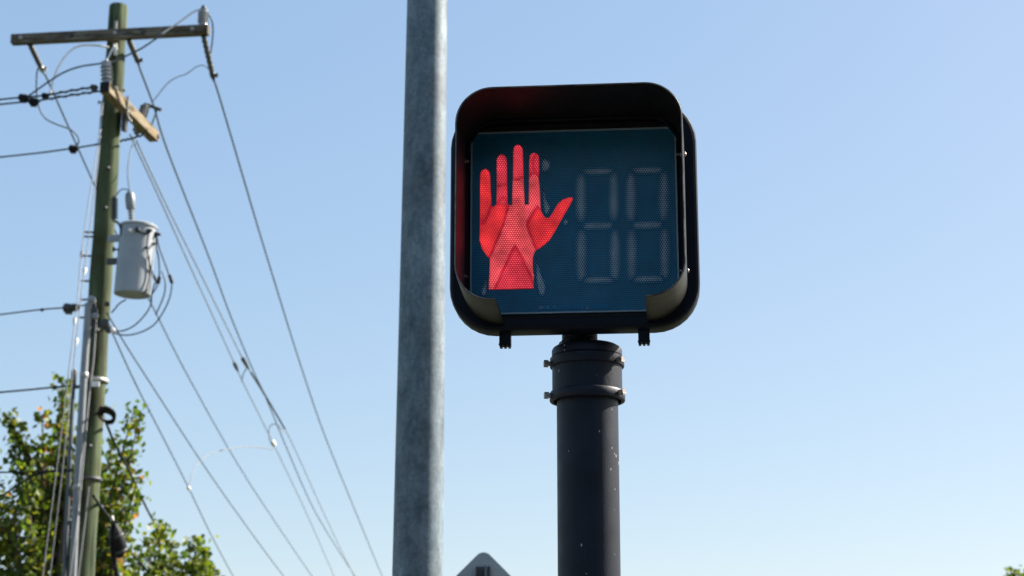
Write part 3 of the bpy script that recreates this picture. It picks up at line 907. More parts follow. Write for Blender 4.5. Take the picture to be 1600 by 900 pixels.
# post insulators
pb = on_arm1(317) + Vector((0, 0, 0.056))
pt = PY(318, 15, pb.y)
mb = MB(); sheds(mb, pb, pt, 0.048, 0.068, 4, 16, 0.14); part(mb, 'post_insulator', M['porcelain'], ARM1, 50, UPO)
mb = MB(); mb.lathe(pt, (0, 0, 1), [(0.03, 0), (0.035, 0.02), (0.02, 0.05), (0.005, 0.055)], 10); part(mb, 'insulator_clamp', M['steel_dark'], ARM1, 50, UPO)
pb2 = n0 + dd * 0.07 + Vector((0, 0, 0.063)); pt2 = PY(165.5, 97, pb2.y)
mb = MB(); sheds(mb, pb2, pt2, 0.052, 0.072, 4, 16, 0.14); part(mb, 'post_insulator', M['porcelain'], ARM2, 50, UPO)
# dead-end polymer insulators hanging from the upper crossarm towards the far span
zc_w = ca_r.z
ins = []
for (a, b, yb) in (((47, 70), (63, 103), 0.34), ((202, 62), (213, 90), 0.34), ((318, 58), (331, 112), 0.40)):
    A = on_arm1(a[0]) + Vector((0, 0.03, -0.058)); B = PY(b[0], b[1], A.y + yb)
    mb = MB(); sheds(mb, A, B, 0.030, 0.038, 6, 10, 0.08); part(mb, 'dead_end_insulator', M['polymer'], ARM1, 50, UPO)
    mb = MB(); d3 = (B - A).normalized(); mb.lathe(B - d3 * 0.005, d3, [(0.02, 0), (0.034, 0.02), (0.036, 0.07), (0.02, 0.11), (0.012, 0.14)], 8)
    mb.box(B + d3 * 0.05 + Vector((0.03, 0, 0)), (0.07, 0.03, 0.04))
    part(mb, 'dead_end_clamp', M['steel'] if a[0] == 47 else M['steel_dark'], ARM1, 50, UPO)
    ins.append(B + d3 * 0.13)
# leaning line insulator on the lower arm
A = PY(213, 209, n0.y + 1.45); B = PY(228, 163, n0.y + 1.55)
mb = MB(); sheds(mb, A, B, 0.03, 0.062, 10, 12, 0.06); part(mb, 'line_insulator', M['polymer_grey'], ARM2, 50, UPO)
mb = MB(); mb.tube([B, PY(236, 166, B.y), PY(252, 172, B.y)], 0.022, 6); mb.tube([PY(246, 170, B.y), PY(231, 212, B.y - 0.05)], 0.011, 6)
part(mb, 'line_clamp', M['steel_dark'], ARM2, None, UPO)
# bolts, plates and braces
def blob(px, py, Y, s, mat, name='bolt', parent=None, ax=(0, -1, 0)):
    mb = MB(); mb.lathe(PY(px, py, Y), ax, [(s * 0.6, 0), (s, s * 0.3), (s, s * 1.2), (s * 0.4, s * 1.6)], 8)
    part(mb, name, mat, parent or UPO, 50, UPO)
for px in (34, 114, 182, 226, 302):
    c = on_arm1(px); mb = MB(); mb.lathe(c + Vector((0, -0.045, 0.0)), (0, -1, 0), [(0.02, 0), (0.028, 0.008), (0.028, 0.016), (0.012, 0.03)], 8)
    part(mb, 'bolt', M['steel_dark'] if px in (114, 226) else M['steel'], ARM1, 50, UPO)
mb = MB(); c = on_arm1(182); mb.beam(c + Vector((0, -0.03, 0.06)), c + Vector((0.0, -0.03, 0.16)), 0.03, 0.02, Vector((0, 1, 0))); part(mb, 'gain_plate', M['steel'], UPO)
mb = MB(); mb.beam(PY(180, 68, 21.33), PY(181, 86, 21.33), 0.04, 0.03, Vector((0, 1, 0))); part(mb, 'ground_strap', M['sheath'], UPO)
mb = MB(); mb.beam(PY(196, 170, 21.42), PY(194, 205, 21.46), 0.05, 0.12, Vector((0, 1, 0))); part(mb, 'arm_bracket', M['steel_dark'], UPO)
blob(181, 139, 21.3, 0.028, M['steel']); blob(192, 141, 21.45, 0.02, M['steel_dark'], ax=(1, -0.3, 0)); blob(157, 160, 21.42, 0.02, M['steel_dark'], ax=(-1, -.3, 0))
blob(247, 214, n1.y - 0.02, 0.03, M['steel'])
mb = MB(); mb.tube(catmull([PY(200, 150, n0.y + 0.5), PY(199, 178, n0.y + 0.6), PY(205, 190, n0.y + 0.7)]), 0.014, 6); part(mb, 'brace_strap', M['steel'], UPO)
for py in (365, 372, 402, 441, 470, 498):
    p = on_pole(py); s_ = -1
    mb = MB(); mb.tube([p + Vector((-0.10, -0.05, 0)), p + Vector((-0.21, -0.06, 0))], 0.012, 6); part(mb, 'through_bolt', M['steel_dark'], UPO)
for py in (268, 330, 520, 700):
    p = on_pole(py)
    mb = MB(); mb.lathe(p + Vector((0.03, -0.115, 0)), (0, -1, 0), [(0.02, 0), (0.026, 0.02), (0.01, 0.04)], 8); part(mb, 'bolt', M['steel_dark'], UPO, 50)
# secondary rack at the pole's waist
for (x, y, s, mt) in ((144, 470, 0.05, 'porcelain'), (149, 494, 0.045, 'porcelain'), (147, 487, 0.05, 'steel_dark'), (165, 508, 0.06, 'steel_dark'), (171, 516, 0.045, 'steel_dark'), (176, 517, 0.04, 'sheath'), (168, 476, 0.03, 'steel_dark')):
    blob(x, y, 21.30, s, M[mt], 'spool_insulator')
mb = MB(); mb.beam(PY(146, 467, 21.33), PY(148, 515, 21.33), 0.05, 0.03, Vector((0, 1, 0))); part(mb, 'secondary_rack', M['steel_dark'], UPO)
mb = MB(); mb.lathe(on_pole(598), uax, [(0.162, 0), (0.165, 0.005), (0.165, 0.035), (0.162, 0.04)], 20); part(mb, 'pole_band', M['steel'], UPO, 40)
mb = MB(); mb.box(PY(149, 600, 21.31), (0.09, 0.02, 0.06)); part(mb, 'pole_tag', M['sheath'], UPO)
mb = MB(); mb.lathe(on_pole(752), uax, [(0.164, 0), (0.168, 0.005), (0.168, 0.03), (0.164, 0.035)], 20); part(mb, 'pole_band', M['steel_dark'], UPO, 40)
# riser conduits
def riser(pts, r, Y, mat, label):
    P_ = [PY(x, y, Y) for x, y in pts]
    d = P_[-1] - P_[-2]; P_.append(P_[-1] + d * ((P_[-1].z - 0.0) / -d.z))
    mb = MB(); mb.tube(P_, r, 14)
    o = part(mb, 'riser_conduit', mat, UPO, 40)
    o['label'] = label
    return o
C1 = riser([(138.5, 474), (130, 600), (120, 770), (113.5, 900)], 0.043, 21.24, M['conduit'], 'pale grey riser conduit')
C2 = riser([(114.5, 599), (109, 720), (100.5, 900)], 0.025, 21.28, M['conduit_dark'], 'thinner dark riser conduit')
for (x, y) in ((131, 590), (120.5, 765)):
    mb = MB(); mb.lathe(PY(x, y, 21.24), uax, [(0.046, 0), (0.05, 0.005), (0.05, 0.05), (0.046, 0.055)], 14); part(mb, 'conduit_strap', M['steel'], C1, 40, UPO)
mb = MB(); mb.beam(PY(114, 605, 21.27), PY(128, 604, 21.27), 0.03, 0.05, Vector((0, 1, 0))); mb.lathe(PY(114.6, 602, 21.28), uax, [(0.03, 0), (0.034, 0.01), (0.034, 0.15), (0.026, 0.18)], 12); part(mb, 'standoff_bracket', M['steel_dark'], C2, 40, UPO)
mb = MB(); mb.tube(catmull([PY(150, 500, 21.30), PY(146, 560, 21.31), PY(139, 620, 21.29), PY(128, 740, 21.19), PY(119, 820, 21.18), PY(109, 900, 21.18), PY(103, 960, 21.18)]), 0.012, 6); part(mb, 'ground_wire', M['alu'], UPO)
mb = MB(); mb.tube(catmull([PY(139, 760, 21.3), PY(132, 820, 21.32), PY(122, 900, 21.34), PY(115, 960, 21.34)]), 0.011, 6); part(mb, 'ground_wire', M['alu'], UPO)

# ================================================================== transformer
TY = 21.22
tb = PY(206.5, 461, TY); tt = PY(216.5, 352, TY)
TR = empty('transformer', tb)
tag(TR, 'grey cylindrical transformer can hung on the wooden utility pole', 'transformer')
tax = Vector((0, 0, 1)); tc0 = (tb + tt) / 2
tc0 = Vector((PY(211, 405, TY).x, TY, 0)); hz0 = PY(211, 464, TY - 0.0).z; hz1 = PY(211, 352, TY).z
tr = 0.208
base = Vector((tc0.x, TY, hz0)); H_ = hz1 - hz0
tlean = (tt - tb).normalized()
base = tb.copy()
mb = MB(); mb.lathe(base, tlean, [(tr - 0.02, 0.012), (tr - 0.012, 0.0), (tr, 0.004), (tr, H_ * 0.93)], 40); part(mb, 'tank', M['tank'], TR, 40)
mb = MB(); mb.lathe(base + tlean * H_ * 0.93, tlean, [(tr + 0.004, 0), (tr + 0.014, 0.004), (tr + 0.014, 0.026), (tr - 0.01, 0.042), (tr * 0.6, 0.058), (0.01, 0.066)], 40); LID = part(mb, 'lid', M['tank'], TR, 40)
top = base + tlean * (H_ * 0.93 + 0.05)
ba = PY(206.5, 347, TY - 0.02); bb = PY(204.5, 327, TY - 0.02)
mb = MB(); sheds(mb, ba - Vector((0, 0, 0.02)), bb, 0.026, 0.04, 4, 14, 0.05); part(mb, 'bushing', M['porcelain'], TR, 50)
bt = PY(202.5, 299, TY - 0.02)
mb = MB(); L_ = (bt - bb).length; mb.lathe(bb, bt - bb, [(0.045, 0), (0.054, 0.015), (0.058, L_ * 0.6), (0.05, L_ * 0.85), (0.03, L_ * 0.97), (0.005, L_)], 18); part(mb, 'bushing_cover', M['conduit'], TR, 60)
A = PY(178.5, 345, TY - 0.02); B = PY(178.8, 307, TY - 0.02)
mb = MB(); sheds(mb, A, B, 0.022, 0.046, 8, 14, 0.06); part(mb, 'surge_arrester', M['polymer'], TR, 50)
mb = MB(); mb.tube(catmull([A, PY(184, 348, TY - .05), PY(190, 357, TY - .12), PY(191, 366, TY - .12)]), 0.016, 6); mb.beam(PY(189, 352, TY - 0.12), PY(191.5, 369, TY - 0.12), 0.04, 0.03, Vector((0, 1, 0))); part(mb, 'arrester_bracket', M['steel_dark'], TR)
mb = MB(); mb.beam(PY(170, 373, TY + 0.08), PY(190, 372, TY + 0.03), 0.05, 0.075); part(mb, 'hanger_bracket', M['tank'], TR)
mb = MB(); mb.beam(PY(168, 409, TY + 0.08), PY(186, 408, TY + 0.03), 0.05, 0.07); part(mb, 'hanger_bracket', M['steel_dark'], TR)
mb = MB(); mb.lathe(PY(184, 390, TY - 0.05), (-1, -.3, 0), [(0.012, 0), (0.012, 0.03), (0.03, 0.035), (0.03, 0.06)], 8); part(mb, 'ground_lug', M['steel_dark'], TR, 40)
def tank_pt(px, py, out=0.0):
    # point on the tank surface nearest the camera seen at the pixel
    for Y in np.linspace(TY - 0.24, TY + 0.2, 60):
        p = PY(px, py, Y); t_ = (p - base).dot(tlean); q = base + tlean * t_
        if (p - q).length <= tr + 0.004 + out: return p
    return PY(px, py, TY)
for (x, y, s, mt) in ((205, 361, 0.025, 'sheath'), (215, 359, 0.034, 'steel_dark'), (232, 361, 0.03, 'steel_dark'), (243, 366, 0.034, 'steel_dark'), (239, 381, 0.018, 'steel_dark')):
    p = tank_pt(x, y); q = base + tlean * (p - base).dot(tlean); dr = (p - q).normalized()
    mb = MB(); mb.lathe(p - dr * 0.01, dr, [(s, 0), (s, 0.02), (s * 0.6, 0.04), (s * 0.6, 0.07), (s * 0.3, 0.075)], 10); part(mb, 'secondary_bushing', M[mt], TR, 40)
mb = MB(); p = tank_pt(228, 387); mb.box(p, (0.05, 0.012, 0.03)); part(mb, 'name_plate', M['polymer'], TR)
for pts in ([(218, 362), (228, 366), (233, 362)], [(233, 362), (230, 380), (231, 400), (236, 420), (241, 433), (245, 438)], [(244, 366), (244, 385), (248, 405), (249, 430), (245, 448), (237, 460)], [(244, 366), (249, 388), (258, 412), (265, 432)], [(246, 438), (241, 446), (237, 460), (236, 470)], [(233, 400), (233, 430), (228, 452), (222, 459)]):
    mb = MB(); mb.tube(catmull([tank_pt(x, y, 0.02) for x, y in pts]), 0.0085, 6); part(mb, 'secondary_lead', M['cable'], TR)
for a_, b_, Yo, r_ in (((265, 430), (269, 442), 0, 0.022), ((249, 433), (247, 443), -0.1, 0.022), ((240, 430), (244, 439), -0.15, 0.016)):
    mb = MB(); mb.tube([PY(*a_, TY + Yo), PY(*b_, TY + Yo)], r_, 8); part(mb, 'lead_boot', M['cable'], TR)
for (pts, Ye) in (([(269, 442), (266, 462), (258, 482), (243, 505), (225, 517), (205, 523), (188, 523), (172, 518)], 21.28), ([(253, 424), (258, 440), (257, 458), (251, 475), (243, 492)], 21.3),
                  ([(237, 462), (236, 475), (228, 490), (212, 507), (195, 516), (178, 518)], 21.28), ([(197, 468), (187, 474), (180, 482), (174, 489)], 21.28)):
    mb = MB(); n_ = len(pts); mb.tube(catmull([PY(x, y, TY + (Ye - TY) * i / n_) for i, (x, y) in enumerate(pts)]), 0.0085, 6); part(mb, 'secondary_lead', M['conductor'], TR)
mb = MB(); mb.tube(catmull([PY(202.5, 299, TY - .02), PY(198, 296, TY - .02), PY(190, 296, TY - .02), PY(184, 302, TY - .02), PY(180, 308, TY - .02)]), 0.007, 6); part(mb, 'jumper_lead', M['conductor'], TR)

# ================================================================== wires
def wire(name, pts, r, mat, label, cat='wire', group=None, k=6):
    mb = MB(); mb.tube(catmull(pts, k), r, 6)
    o = mb.build(name, mat)
    # origin at the first point
    p0 = Vector(pts[0]); o.data.transform(Matrix.Translation(-p0)); o.location = p0
    return tag(o, label, cat, group)
def away(px, z0, z1):
    n = len(px)
    y0 = px[0][1]; y1 = px[-1][1]
    return [PZ(x, y, z0 + (z1 - z0) * ((y - y0) / (y1 - y0)) ** 1.3) for x, y in px]
def child_bits(o, bits):
    for (name, mb, mat) in bits:
        inv = Matrix.Translation(-o.location)
        mb.v = [tuple(inv @ Vector(v)) for v in mb.v]
        mb.build(name, mat, o, 50)

GW = 'power lines running away from the pole'
Z1 = ins[0].z
w1 = wire('power_line', [ins[0]] + away([(78, 133), (148, 290), (199, 402), (236, 474), (302, 603), (390, 755), (487, 900), (545, 985)], Z1, Z1 - 1.0)[0:], 0.0125, M['conductor'], 'dark power line from the left end of the upper crossarm, passing behind the transformer', group=GW)
w2 = wire('power_line', [ins[1]] + away([(218, 106), (240, 165), (262, 236), (327, 403), (360, 493), (397, 582), (415, 620), (450, 705), (490, 795), (530, 862), (548, 890), (585, 950)], ins[1].z, ins[1].z - 1.0), 0.0125, M['conductor'], 'dark power line from beside the pole top, meeting the paired grey lines', group=GW)
w3 = wire('power_line', [ins[2]] + away([(340, 142), (365, 226), (400, 345), (432, 450), (467, 562), (505, 674), (550, 786), (597, 900), (630, 975)], ins[2].z, ins[2].z - 1.0), 0.0125, M['conductor'], 'dark power line from the right end of the upper crossarm, farthest right of all', group=GW)
ZB = n0.z - 0.12
pa = away([(203, 210), (250, 312), (292, 405), (366, 567), (380, 598), (427, 693), (478, 800), (522, 900), (552, 965)], ZB, ZB - 1.0)
w4 = wire('power_line', pa, 0.010, M['alu'], 'left of the two pale grey lines leaving the lower crossarm together', group=GW)
pbw = away([(213, 220), (256, 312), (300, 401), (379, 560), (392, 582), (412, 614), (445, 670), (470, 722), (505, 800), (545, 884), (582, 955)], ZB, ZB - 1.0)
w5 = wire('power_line', pbw, 0.010, M['alu'], 'right of the two pale grey lines leaving the lower crossarm together', group=GW)
def seg_tube(a, b, r, n=8):
    mb = MB(); a = Vector(a); b = Vector(b); d = b - a
    mb.lathe(a, d, [(r * 0.4, 0), (r, d.length * 0.12), (r * 0.9, d.length * 0.6), (r * 0.4, d.length)], n); return mb
child_bits(w4, [('dead_end_shackle', seg_tube(pa[3] - (pa[4] - pa[3]) * 0.02, pa[3].lerp(pa[4], 0.42), 0.036), M['steel_dark']),
                ('connector', seg_tube(pa[5].lerp(pa[4], 0.03), pa[5].lerp(pa[6], 0.035), 0.055), M['sheath'])])
child_bits(w5, [('dead_end_shackle', seg_tube(pbw[3] - (pbw[4] - pbw[3]) * 0.05, pbw[3].lerp(pbw[4], 0.75), 0.038), M['steel_dark'])])
mb = MB(); mb.tube(catmull(pbw[4:7]), 0.019, 6); child_bits(w5, [('splice_sleeve', mb, M['cable'])])
sj = PZ(386, 574, pbw[3].z); wire('jumper_wire', [PZ(378, 596, pa[3].z), PZ(380, 585, pa[3].z), sj], 0.010, M['conductor'], 'short jumper joining the paired grey lines at their shackles', 'wire')
ZS = PY(172, 505, 21.3).z
s1 = away([(172, 512), (212, 600), (253, 680), (295, 763), (330, 836), (364, 900), (392, 950)], ZS, ZS - 0.7)
w6 = wire('service_line', [PY(170, 508, 21.3)] + s1, 0.009, M['conductor'], 'leftmost of the thin lines dropping from the pole under the transformer', group=GW)
s2 = away([(170, 494), (196, 538), (237, 602), (315, 722), (380, 815), (443, 900), (490, 958)], ZS + 0.1, ZS - 0.6)
w7 = wire('service_line', [PY(167, 489, 21.3)] + s2, 0.009, M['conductor'], 'thin line dropping from under the transformer, between two dark lines', group=GW)
j0 = s1[3]; j1 = pa[5]
jp = [(295, 763), (302, 736), (318, 715), (345, 704), (390, 698), (428, 702)]
wire('jumper_wire', [PY(x, y, j0.y + (j1.y - j0.y) * i / 5) for i, (x, y) in enumerate(jp)], 0.010, M['alu'], 'thin arching wire bridging two lines in mid air', 'wire')
wire('jumper_wire', [PY(x, y, pbw[6].y) for x, y in ((421, 690), (420, 672), (424, 664), (431, 663), (438, 668), (444, 676))], 0.009, M['alu'], 'small hooked wire loop beside the white connector', 'wire')
child_bits(w6, [('connector', seg_tube(s1[3].lerp(s1[2], 0.02), s1[3].lerp(s1[4], 0.04), 0.03), M['sheath'])])

# lines leaving to the left
GL = 'lines leaving the pole to the left'
def left(px, Y0):
    z0 = PY(px[0][0], px[0][1], Y0).z
    out = [PZ(x, y, z0) for x, y in px]
    a, b = out[-2], out[-1]
    for q in (0.3, 0.9, 2.0, 4.0, 8.0, 14.0): out.append(b + (b - a).normalized() * q + Vector((0, 0, 0.0018 * q * q)))
    return out
l1 = left([(151, 135), (110, 142), (70, 149), (30, 152.5), (0, 155.5)], 20.7)
a1 = wire('power_line', l1, 0.011, M['conductor'], 'upper of two close dark lines leaving left from the lower crossarm end', group=GL)
l2 = left([(155, 142.5), (110, 149), (60, 157), (30, 160), (0, 163)], 20.72)
a2 = wire('power_line', l2, 0.011, M['conductor'], 'lower of two close dark lines leaving left from the lower crossarm end', group=GL)
l3 = left([(226, 210), (205, 216.5), (188, 220), (150, 226), (115, 231.5), (60, 239), (0, 245.5)], 21.95)
a3 = wire('power_line', l3, 0.011, M['conductor'], 'dark line leaving left just above the transformer, passing behind the pole', group=GL)
l4 = left([(132, 477), (105, 480.5), (66, 483.5), (0, 491.5)], 21.3)
a4 = wire('service_line', l4, 0.009, M['conductor'], 'thin line leaving left at the level below the transformer', group=GL)
l5 = left([(113, 603), (85, 605), (45, 609), (0, 613)], 21.3)
a5 = wire('communication_cable', l5, 0.011, M['cable'], 'black cable leaving left near the tree top', 'cable', group=GL)
l6 = left([(113, 733), (80, 736), (40, 737.5), (0, 738)], 21.25)
a6 = wire('communication_cable', l6, 0.011, M['cable'], 'black cable leaving left in front of the leaves', 'cable', group=GL)
def knob(p, s=0.05):
    mb = MB(); mb.lathe(Vector(p) + Vector((-s, 0, 0)), (1, 0, -0.1), [(s * .4, 0), (s * .8, s * .3), (s * .75, s * 1.5), (s * .4, s * 2)], 8); mb.box(Vector(p) + Vector((0, 0, -s * 0.7)), (s * 1.1, s * .7, s * .8)); return mb
def twist(pts, r):
    """preformed spiral grip wound over the line"""
    pts = catmull(pts, 16); out = []
    for i, p in enumerate(pts):
        a = i * 0.95
        out.append(p + Vector((0, math.cos(a), math.sin(a))) * 0.012)
    mb = MB(); mb.tube(out, r, 5); return mb
child_bits(a1, [('tap_connector', knob(PZ(37, 152, l1[0].z), 0.06), M['cable']), ('tap_connector', knob(PZ(71, 149, l1[0].z), 0.045), M['cable']), ('preformed_grip', twist(l1[0:3], 0.010), M['conductor']), ('end_clamp', knob(PZ(147, 136, l1[0].z), 0.045), M['steel_dark'])])
child_bits(a2, [('tap_connector', knob(PZ(53, 158, l2[0].z), 0.06), M['cable']), ('preformed_grip', twist(l2[0:3], 0.010), M['conductor'])])
child_bits(a3, [('tap_connector', knob(PZ(115, 231.5, l3[0].z), 0.06), M['cable']), ('preformed_grip', twist(l3[0:4], 0.010), M['conductor'])])
mb = knob(PZ(108, 480.5, l4[0].z), 0.07); mb.add(knob(PZ(118, 479, l4[0].z), 0.05).v, knob(PZ(118, 479, l4[0].z), 0.05).f)
child_bits(a4, [('dead_end_clamp', mb, M['steel_dark']), ('tap_connector', knob(PZ(66, 483.5, l4[0].z), 0.022), M['cable'])])
child_bits(a5, [('dead_end_clamp', knob(PZ(86, 604.5, l5[0].z), 0.03), M['steel_dark'])])
wire('communication_cable', [PY(x, y, 21.0) for x, y in ((112, 736), (80, 737), (55, 742), (25, 760), (0, 776), (-60, 805))], 0.012, M['cable'], 'black cable sagging down to the left through the leaves', 'cable')

# jumper loops round the pole top
GJ = 'jumper wires round the pole top'
def Yb(a, b, pts): return [PY(x, y, a + (b - a) * i / (len(pts) - 1)) for i, (x, y) in enumerate(pts)]
wire('jumper_wire', Yb(ins[0].y, l3[4].y, [(66, 103), (59, 108), (57, 125), (57.5, 150), (61, 168), (71, 185), (90, 195), (107, 201), (119, 210), (123, 222), (116, 231)]), 0.0095, M['conductor'], 'dark looping wire below the left end of the upper crossarm', group=GJ)
wire('jumper_wire', Yb(21.35, 20.85, [(170, 74), (150, 71), (128, 71), (113, 77), (100, 90), (90, 107), (83, 125), (79, 145)]), 0.0125, M['sheath'], 'pale sheathed wire arching left from below the upper crossarm', group=GJ)
wire('jumper_wire', Yb(20.8, 20.75, [(43, 151), (60, 139), (80, 125), (102, 112), (128, 103.5), (160, 99)]), 0.0105, M['conductor'], 'dark wire arching from the left lines to the lower insulator', group=GJ)
wire('jumper_wire', Yb(20.75, 21.1, [(165, 99), (180, 95.5), (200, 86), (222, 75), (243, 61), (254, 53)]), 0.0105, M['conductor'], 'dark wire rising to the right across the pole to a white sheath', group=GJ)
wire('jumper_wire', Yb(21.1, 21.13, [(252, 54), (266, 44), (285, 31), (300, 20), (309, 16), (318, 17)]), 0.0125, M['sheath'], 'white sheathed wire up to the insulator on the right crossarm end', group=GJ)
wire('jumper_wire', Yb(21.13, ins[2].y, [(320, 19), (328, 26), (332.5, 40), (332, 62), (328, 88), (326, 98)]), 0.0095, M['conductor'], 'dark wire hanging down outside the right crossarm end', group=GJ)
wire('jumper_wire', Yb(22.2, ins[2].y, [(238, 160), (248, 147), (262, 130), (276, 121), (292, 115), (306, 105), (318, 102), (326, 108)]), 0.0065, M['alu'], 'very thin wire curving between two lines right of the pole', group=GJ)
wire('jumper_wire', Yb(20.8, 21.3, [(166, 97), (172, 84), (179, 71)]), 0.010, M['sheath'], 'short pale wire up the pole from the lower insulator', group=GJ)
wire('jumper_wire', Yb(21.9, TY - .02, [(211, 213), (207, 226), (202, 245), (199.5, 270), (201, 288), (202.5, 300)]), 0.0065, M['conductor'], 'thin lead hanging down to the top of the transformer', group=GJ)
# guy wires left of the pole
g1 = Yb(21.35, 19.0, [(159, 158), (153, 225), (140, 305), (127, 398), (121, 470), (111, 550), (92, 705), (66.5, 900), (38, 1110)])
g1w = wire('guy_wire', g1, 0.006, M['guy'], 'left of the two pale guy wires beside the wooden pole', group='guy wires of the pole')
g2 = Yb(21.35, 19.2, [(161, 158), (156, 225), (146, 315), (135, 400), (126.5, 467), (116, 560), (100, 712), (78, 900), (54, 1105)])
g2w = wire('guy_wire', g2, 0.006, M['guy'], 'right of the two pale guy wires beside the wooden pole', group='guy wires of the pole')
child_bits(g1w, [('guy_clamp', seg_tube(PY(128.5, 392, 20.6), PY(127, 404, 20.58), 0.02), M['steel_dark']), ('guy_clamp', seg_tube(PY(116.8, 496, 20.3), PY(116, 508, 20.28), 0.02), M['sheath'])])
child_bits(g2w, [('guy_clamp', seg_tube(PY(133, 418, 20.5), PY(131.5, 430, 20.48), 0.022), M['sheath']), ('guy_clamp', seg_tube(PY(120, 528, 20.3), PY(119, 540, 20.28), 0.018), M['sheath'])])

# black cable coil and the cable it feeds
CC = empty('cable_coil', PY(157, 650, 21.25))
tag(CC, 'small black coil of cable strapped to the side of the wooden pole', 'cable coil')
for k in range(5):
    mb = MB()
    c = PY(167 + k * 0.4, 650 + (k - 2) * 1.3, 21.2 + 0.03 * (k - 2))
    u = Vector((0.085 - 0.006 * k, 0.03, -0.012 * (k % 3))); v = Vector((0.01, -0.10, 0.058 - 0.004 * k))
    mb.tube([c + u * math.cos(t) + v * math.sin(t) for t in [2 * math.pi * i / 20 for i in range(21)]], 0.016, 6)
    part(mb, 'loop', M['cable'], CC)
mb = MB(); mb.tube(catmull([PY(148, 648, 21.32), PY(153, 645, 21.2), PY(158, 636, 21.2), PY(163, 643, 21.2)]), 0.014, 6); part(mb, 'hook', M['cable'], CC)
cz0 = PY(166, 660, 21.3).z
drop = away([(166, 661), (178, 690), (196, 724), (215, 764), (232, 800), (250, 832), (270, 866), (290, 900), (312, 935)], cz0, cz0 - 0.5)
cb = wire('communication_cable', drop, 0.017, M['cable'], 'thick black cable running down right from the coil on the pole', 'cable')
tw = twist(drop[3:7], 0.010); child_bits(cb, [('spiral_wrap', tw, M['cable'])])
# splice case on a second cable
sz = PY(160, 782, 21.3).z
sc = away([(146, 775), (160, 795), (172, 812), (186, 838), (205, 864), (224, 885), (240, 905), (262, 935)], sz, sz - 0.3)
cb2 = wire('communication_cable', sc, 0.018, M['cable'], 'black cable with a bundle running down right in front of the leaves', 'cable')
SPC = empty('splice_case', PZ(184, 840, sz - 0.15))
tag(SPC, 'black bulging splice case hanging on a cable beside the wooden pole', 'splice case')
p0 = PZ(176, 815, sz - 0.1) + Vector((0, 0, -0.06)); p1 = PZ(190, 868, sz - 0.2) + Vector((0, 0, -0.03))
p0 = PY(178, 818, 22.4); p1 = PY(188, 870, 22.6)
mb = MB(); d = p1 - p0; LL = d.length
mb.lathe(p0, d, [(0.025, 0), (0.045, LL * .08), (0.085, LL * .35), (0.10, LL * .6), (0.085, LL * .85), (0.04, LL)], 16); part(mb, 'case_body', M['cable'], SPC, 60)
for k in (0.3, 0.75):
    mb = MB(); mb.lathe(p0 + d * k, d, [(0.075 + 0.03 * k, 0), (0.082 + 0.03 * k, 0.006), (0.082 + 0.03 * k, 0.03), (0.075 + .03 * k, 0.036)], 16); part(mb, 'clamp_band', M['steel_dark'], SPC, 50)
mb = MB(); mb.tube([PY(174, 806, 22.38), PY(178, 822, 22.4)], 0.022, 8); part(mb, 'hanger', M['sheath'], SPC)
for off in (0, 4):
    mb = MB(); mb.tube(catmull([PY(176 + off, 812, 22.35), PY(174 + off, 850, 22.42), PY(176 + off, 872, 22.5), PY(182 + off, 905, 22.5)]), 0.014, 6); part(mb, 'tail_cable', M['cable'], SPC)

# ================================================================== trees
def leaf_mesh(name, pos, nrm_bias, size, tint, mat, parent):
    n = len(pos)
    # random frames
    d = rng.normal(size=(n, 3)); d[:, 2] -= 0.5; d /= np.linalg.norm(d, axis=1)[:, None]
    q = rng.normal(size=(n, 3)); s = np.cross(d, q); s /= np.linalg.norm(s, axis=1)[:, None]
    u = np.cross(s, d)
    L_ = size[:, None]
    c = pos
    tip = c + d * L_; b = c
    mid = c + d * L_ * 0.45
    fold = u * L_ * 0.14
    l = mid + s * L_ * 0.42 + fold; r = mid - s * L_ * 0.42 + fold
    l2 = c + d * L_ * 0.82 + s * L_ * 0.22 + fold * 0.4; r2 = c + d * L_ * 0.82 - s * L_ * 0.22 + fold * 0.4
    verts = np.stack([b, l, l2, tip, r2, r], axis=1).reshape(-1, 3)
    base_ = np.arange(n) * 6
    f1 = np.stack([base_, base_ + 3, base_ + 2, base_ + 1], axis=1)
    f2 = np.stack([base_, base_ + 5, base_ + 4, base_ + 3], axis=1)
    faces = np.concatenate([f1, f2])
    me = bpy.data.meshes.new(name)
    me.vertices.add(n * 6); me.vertices.foreach_set('co', verts.ravel().astype(np.float32))
    me.loops.add(len(faces) * 4); me.loops.foreach_set('vertex_index', faces.ravel().astype(np.int32))
    me.polygons.add(len(faces)); me.polygons.foreach_set('loop_start', (np.arange(len(faces)) * 4).astype(np.int32))
    me.update(calc_edges=True)
    at = me.attributes.new('tint', 'FLOAT', 'POINT')
    at.data.foreach_set('value', np.repeat(tint, 6).astype(np.float32))
    me.materials.append(mat)
    me.validate()
    o = bpy.data.objects.new(name, me); COL.objects.link(o); o.parent = parent
    return o

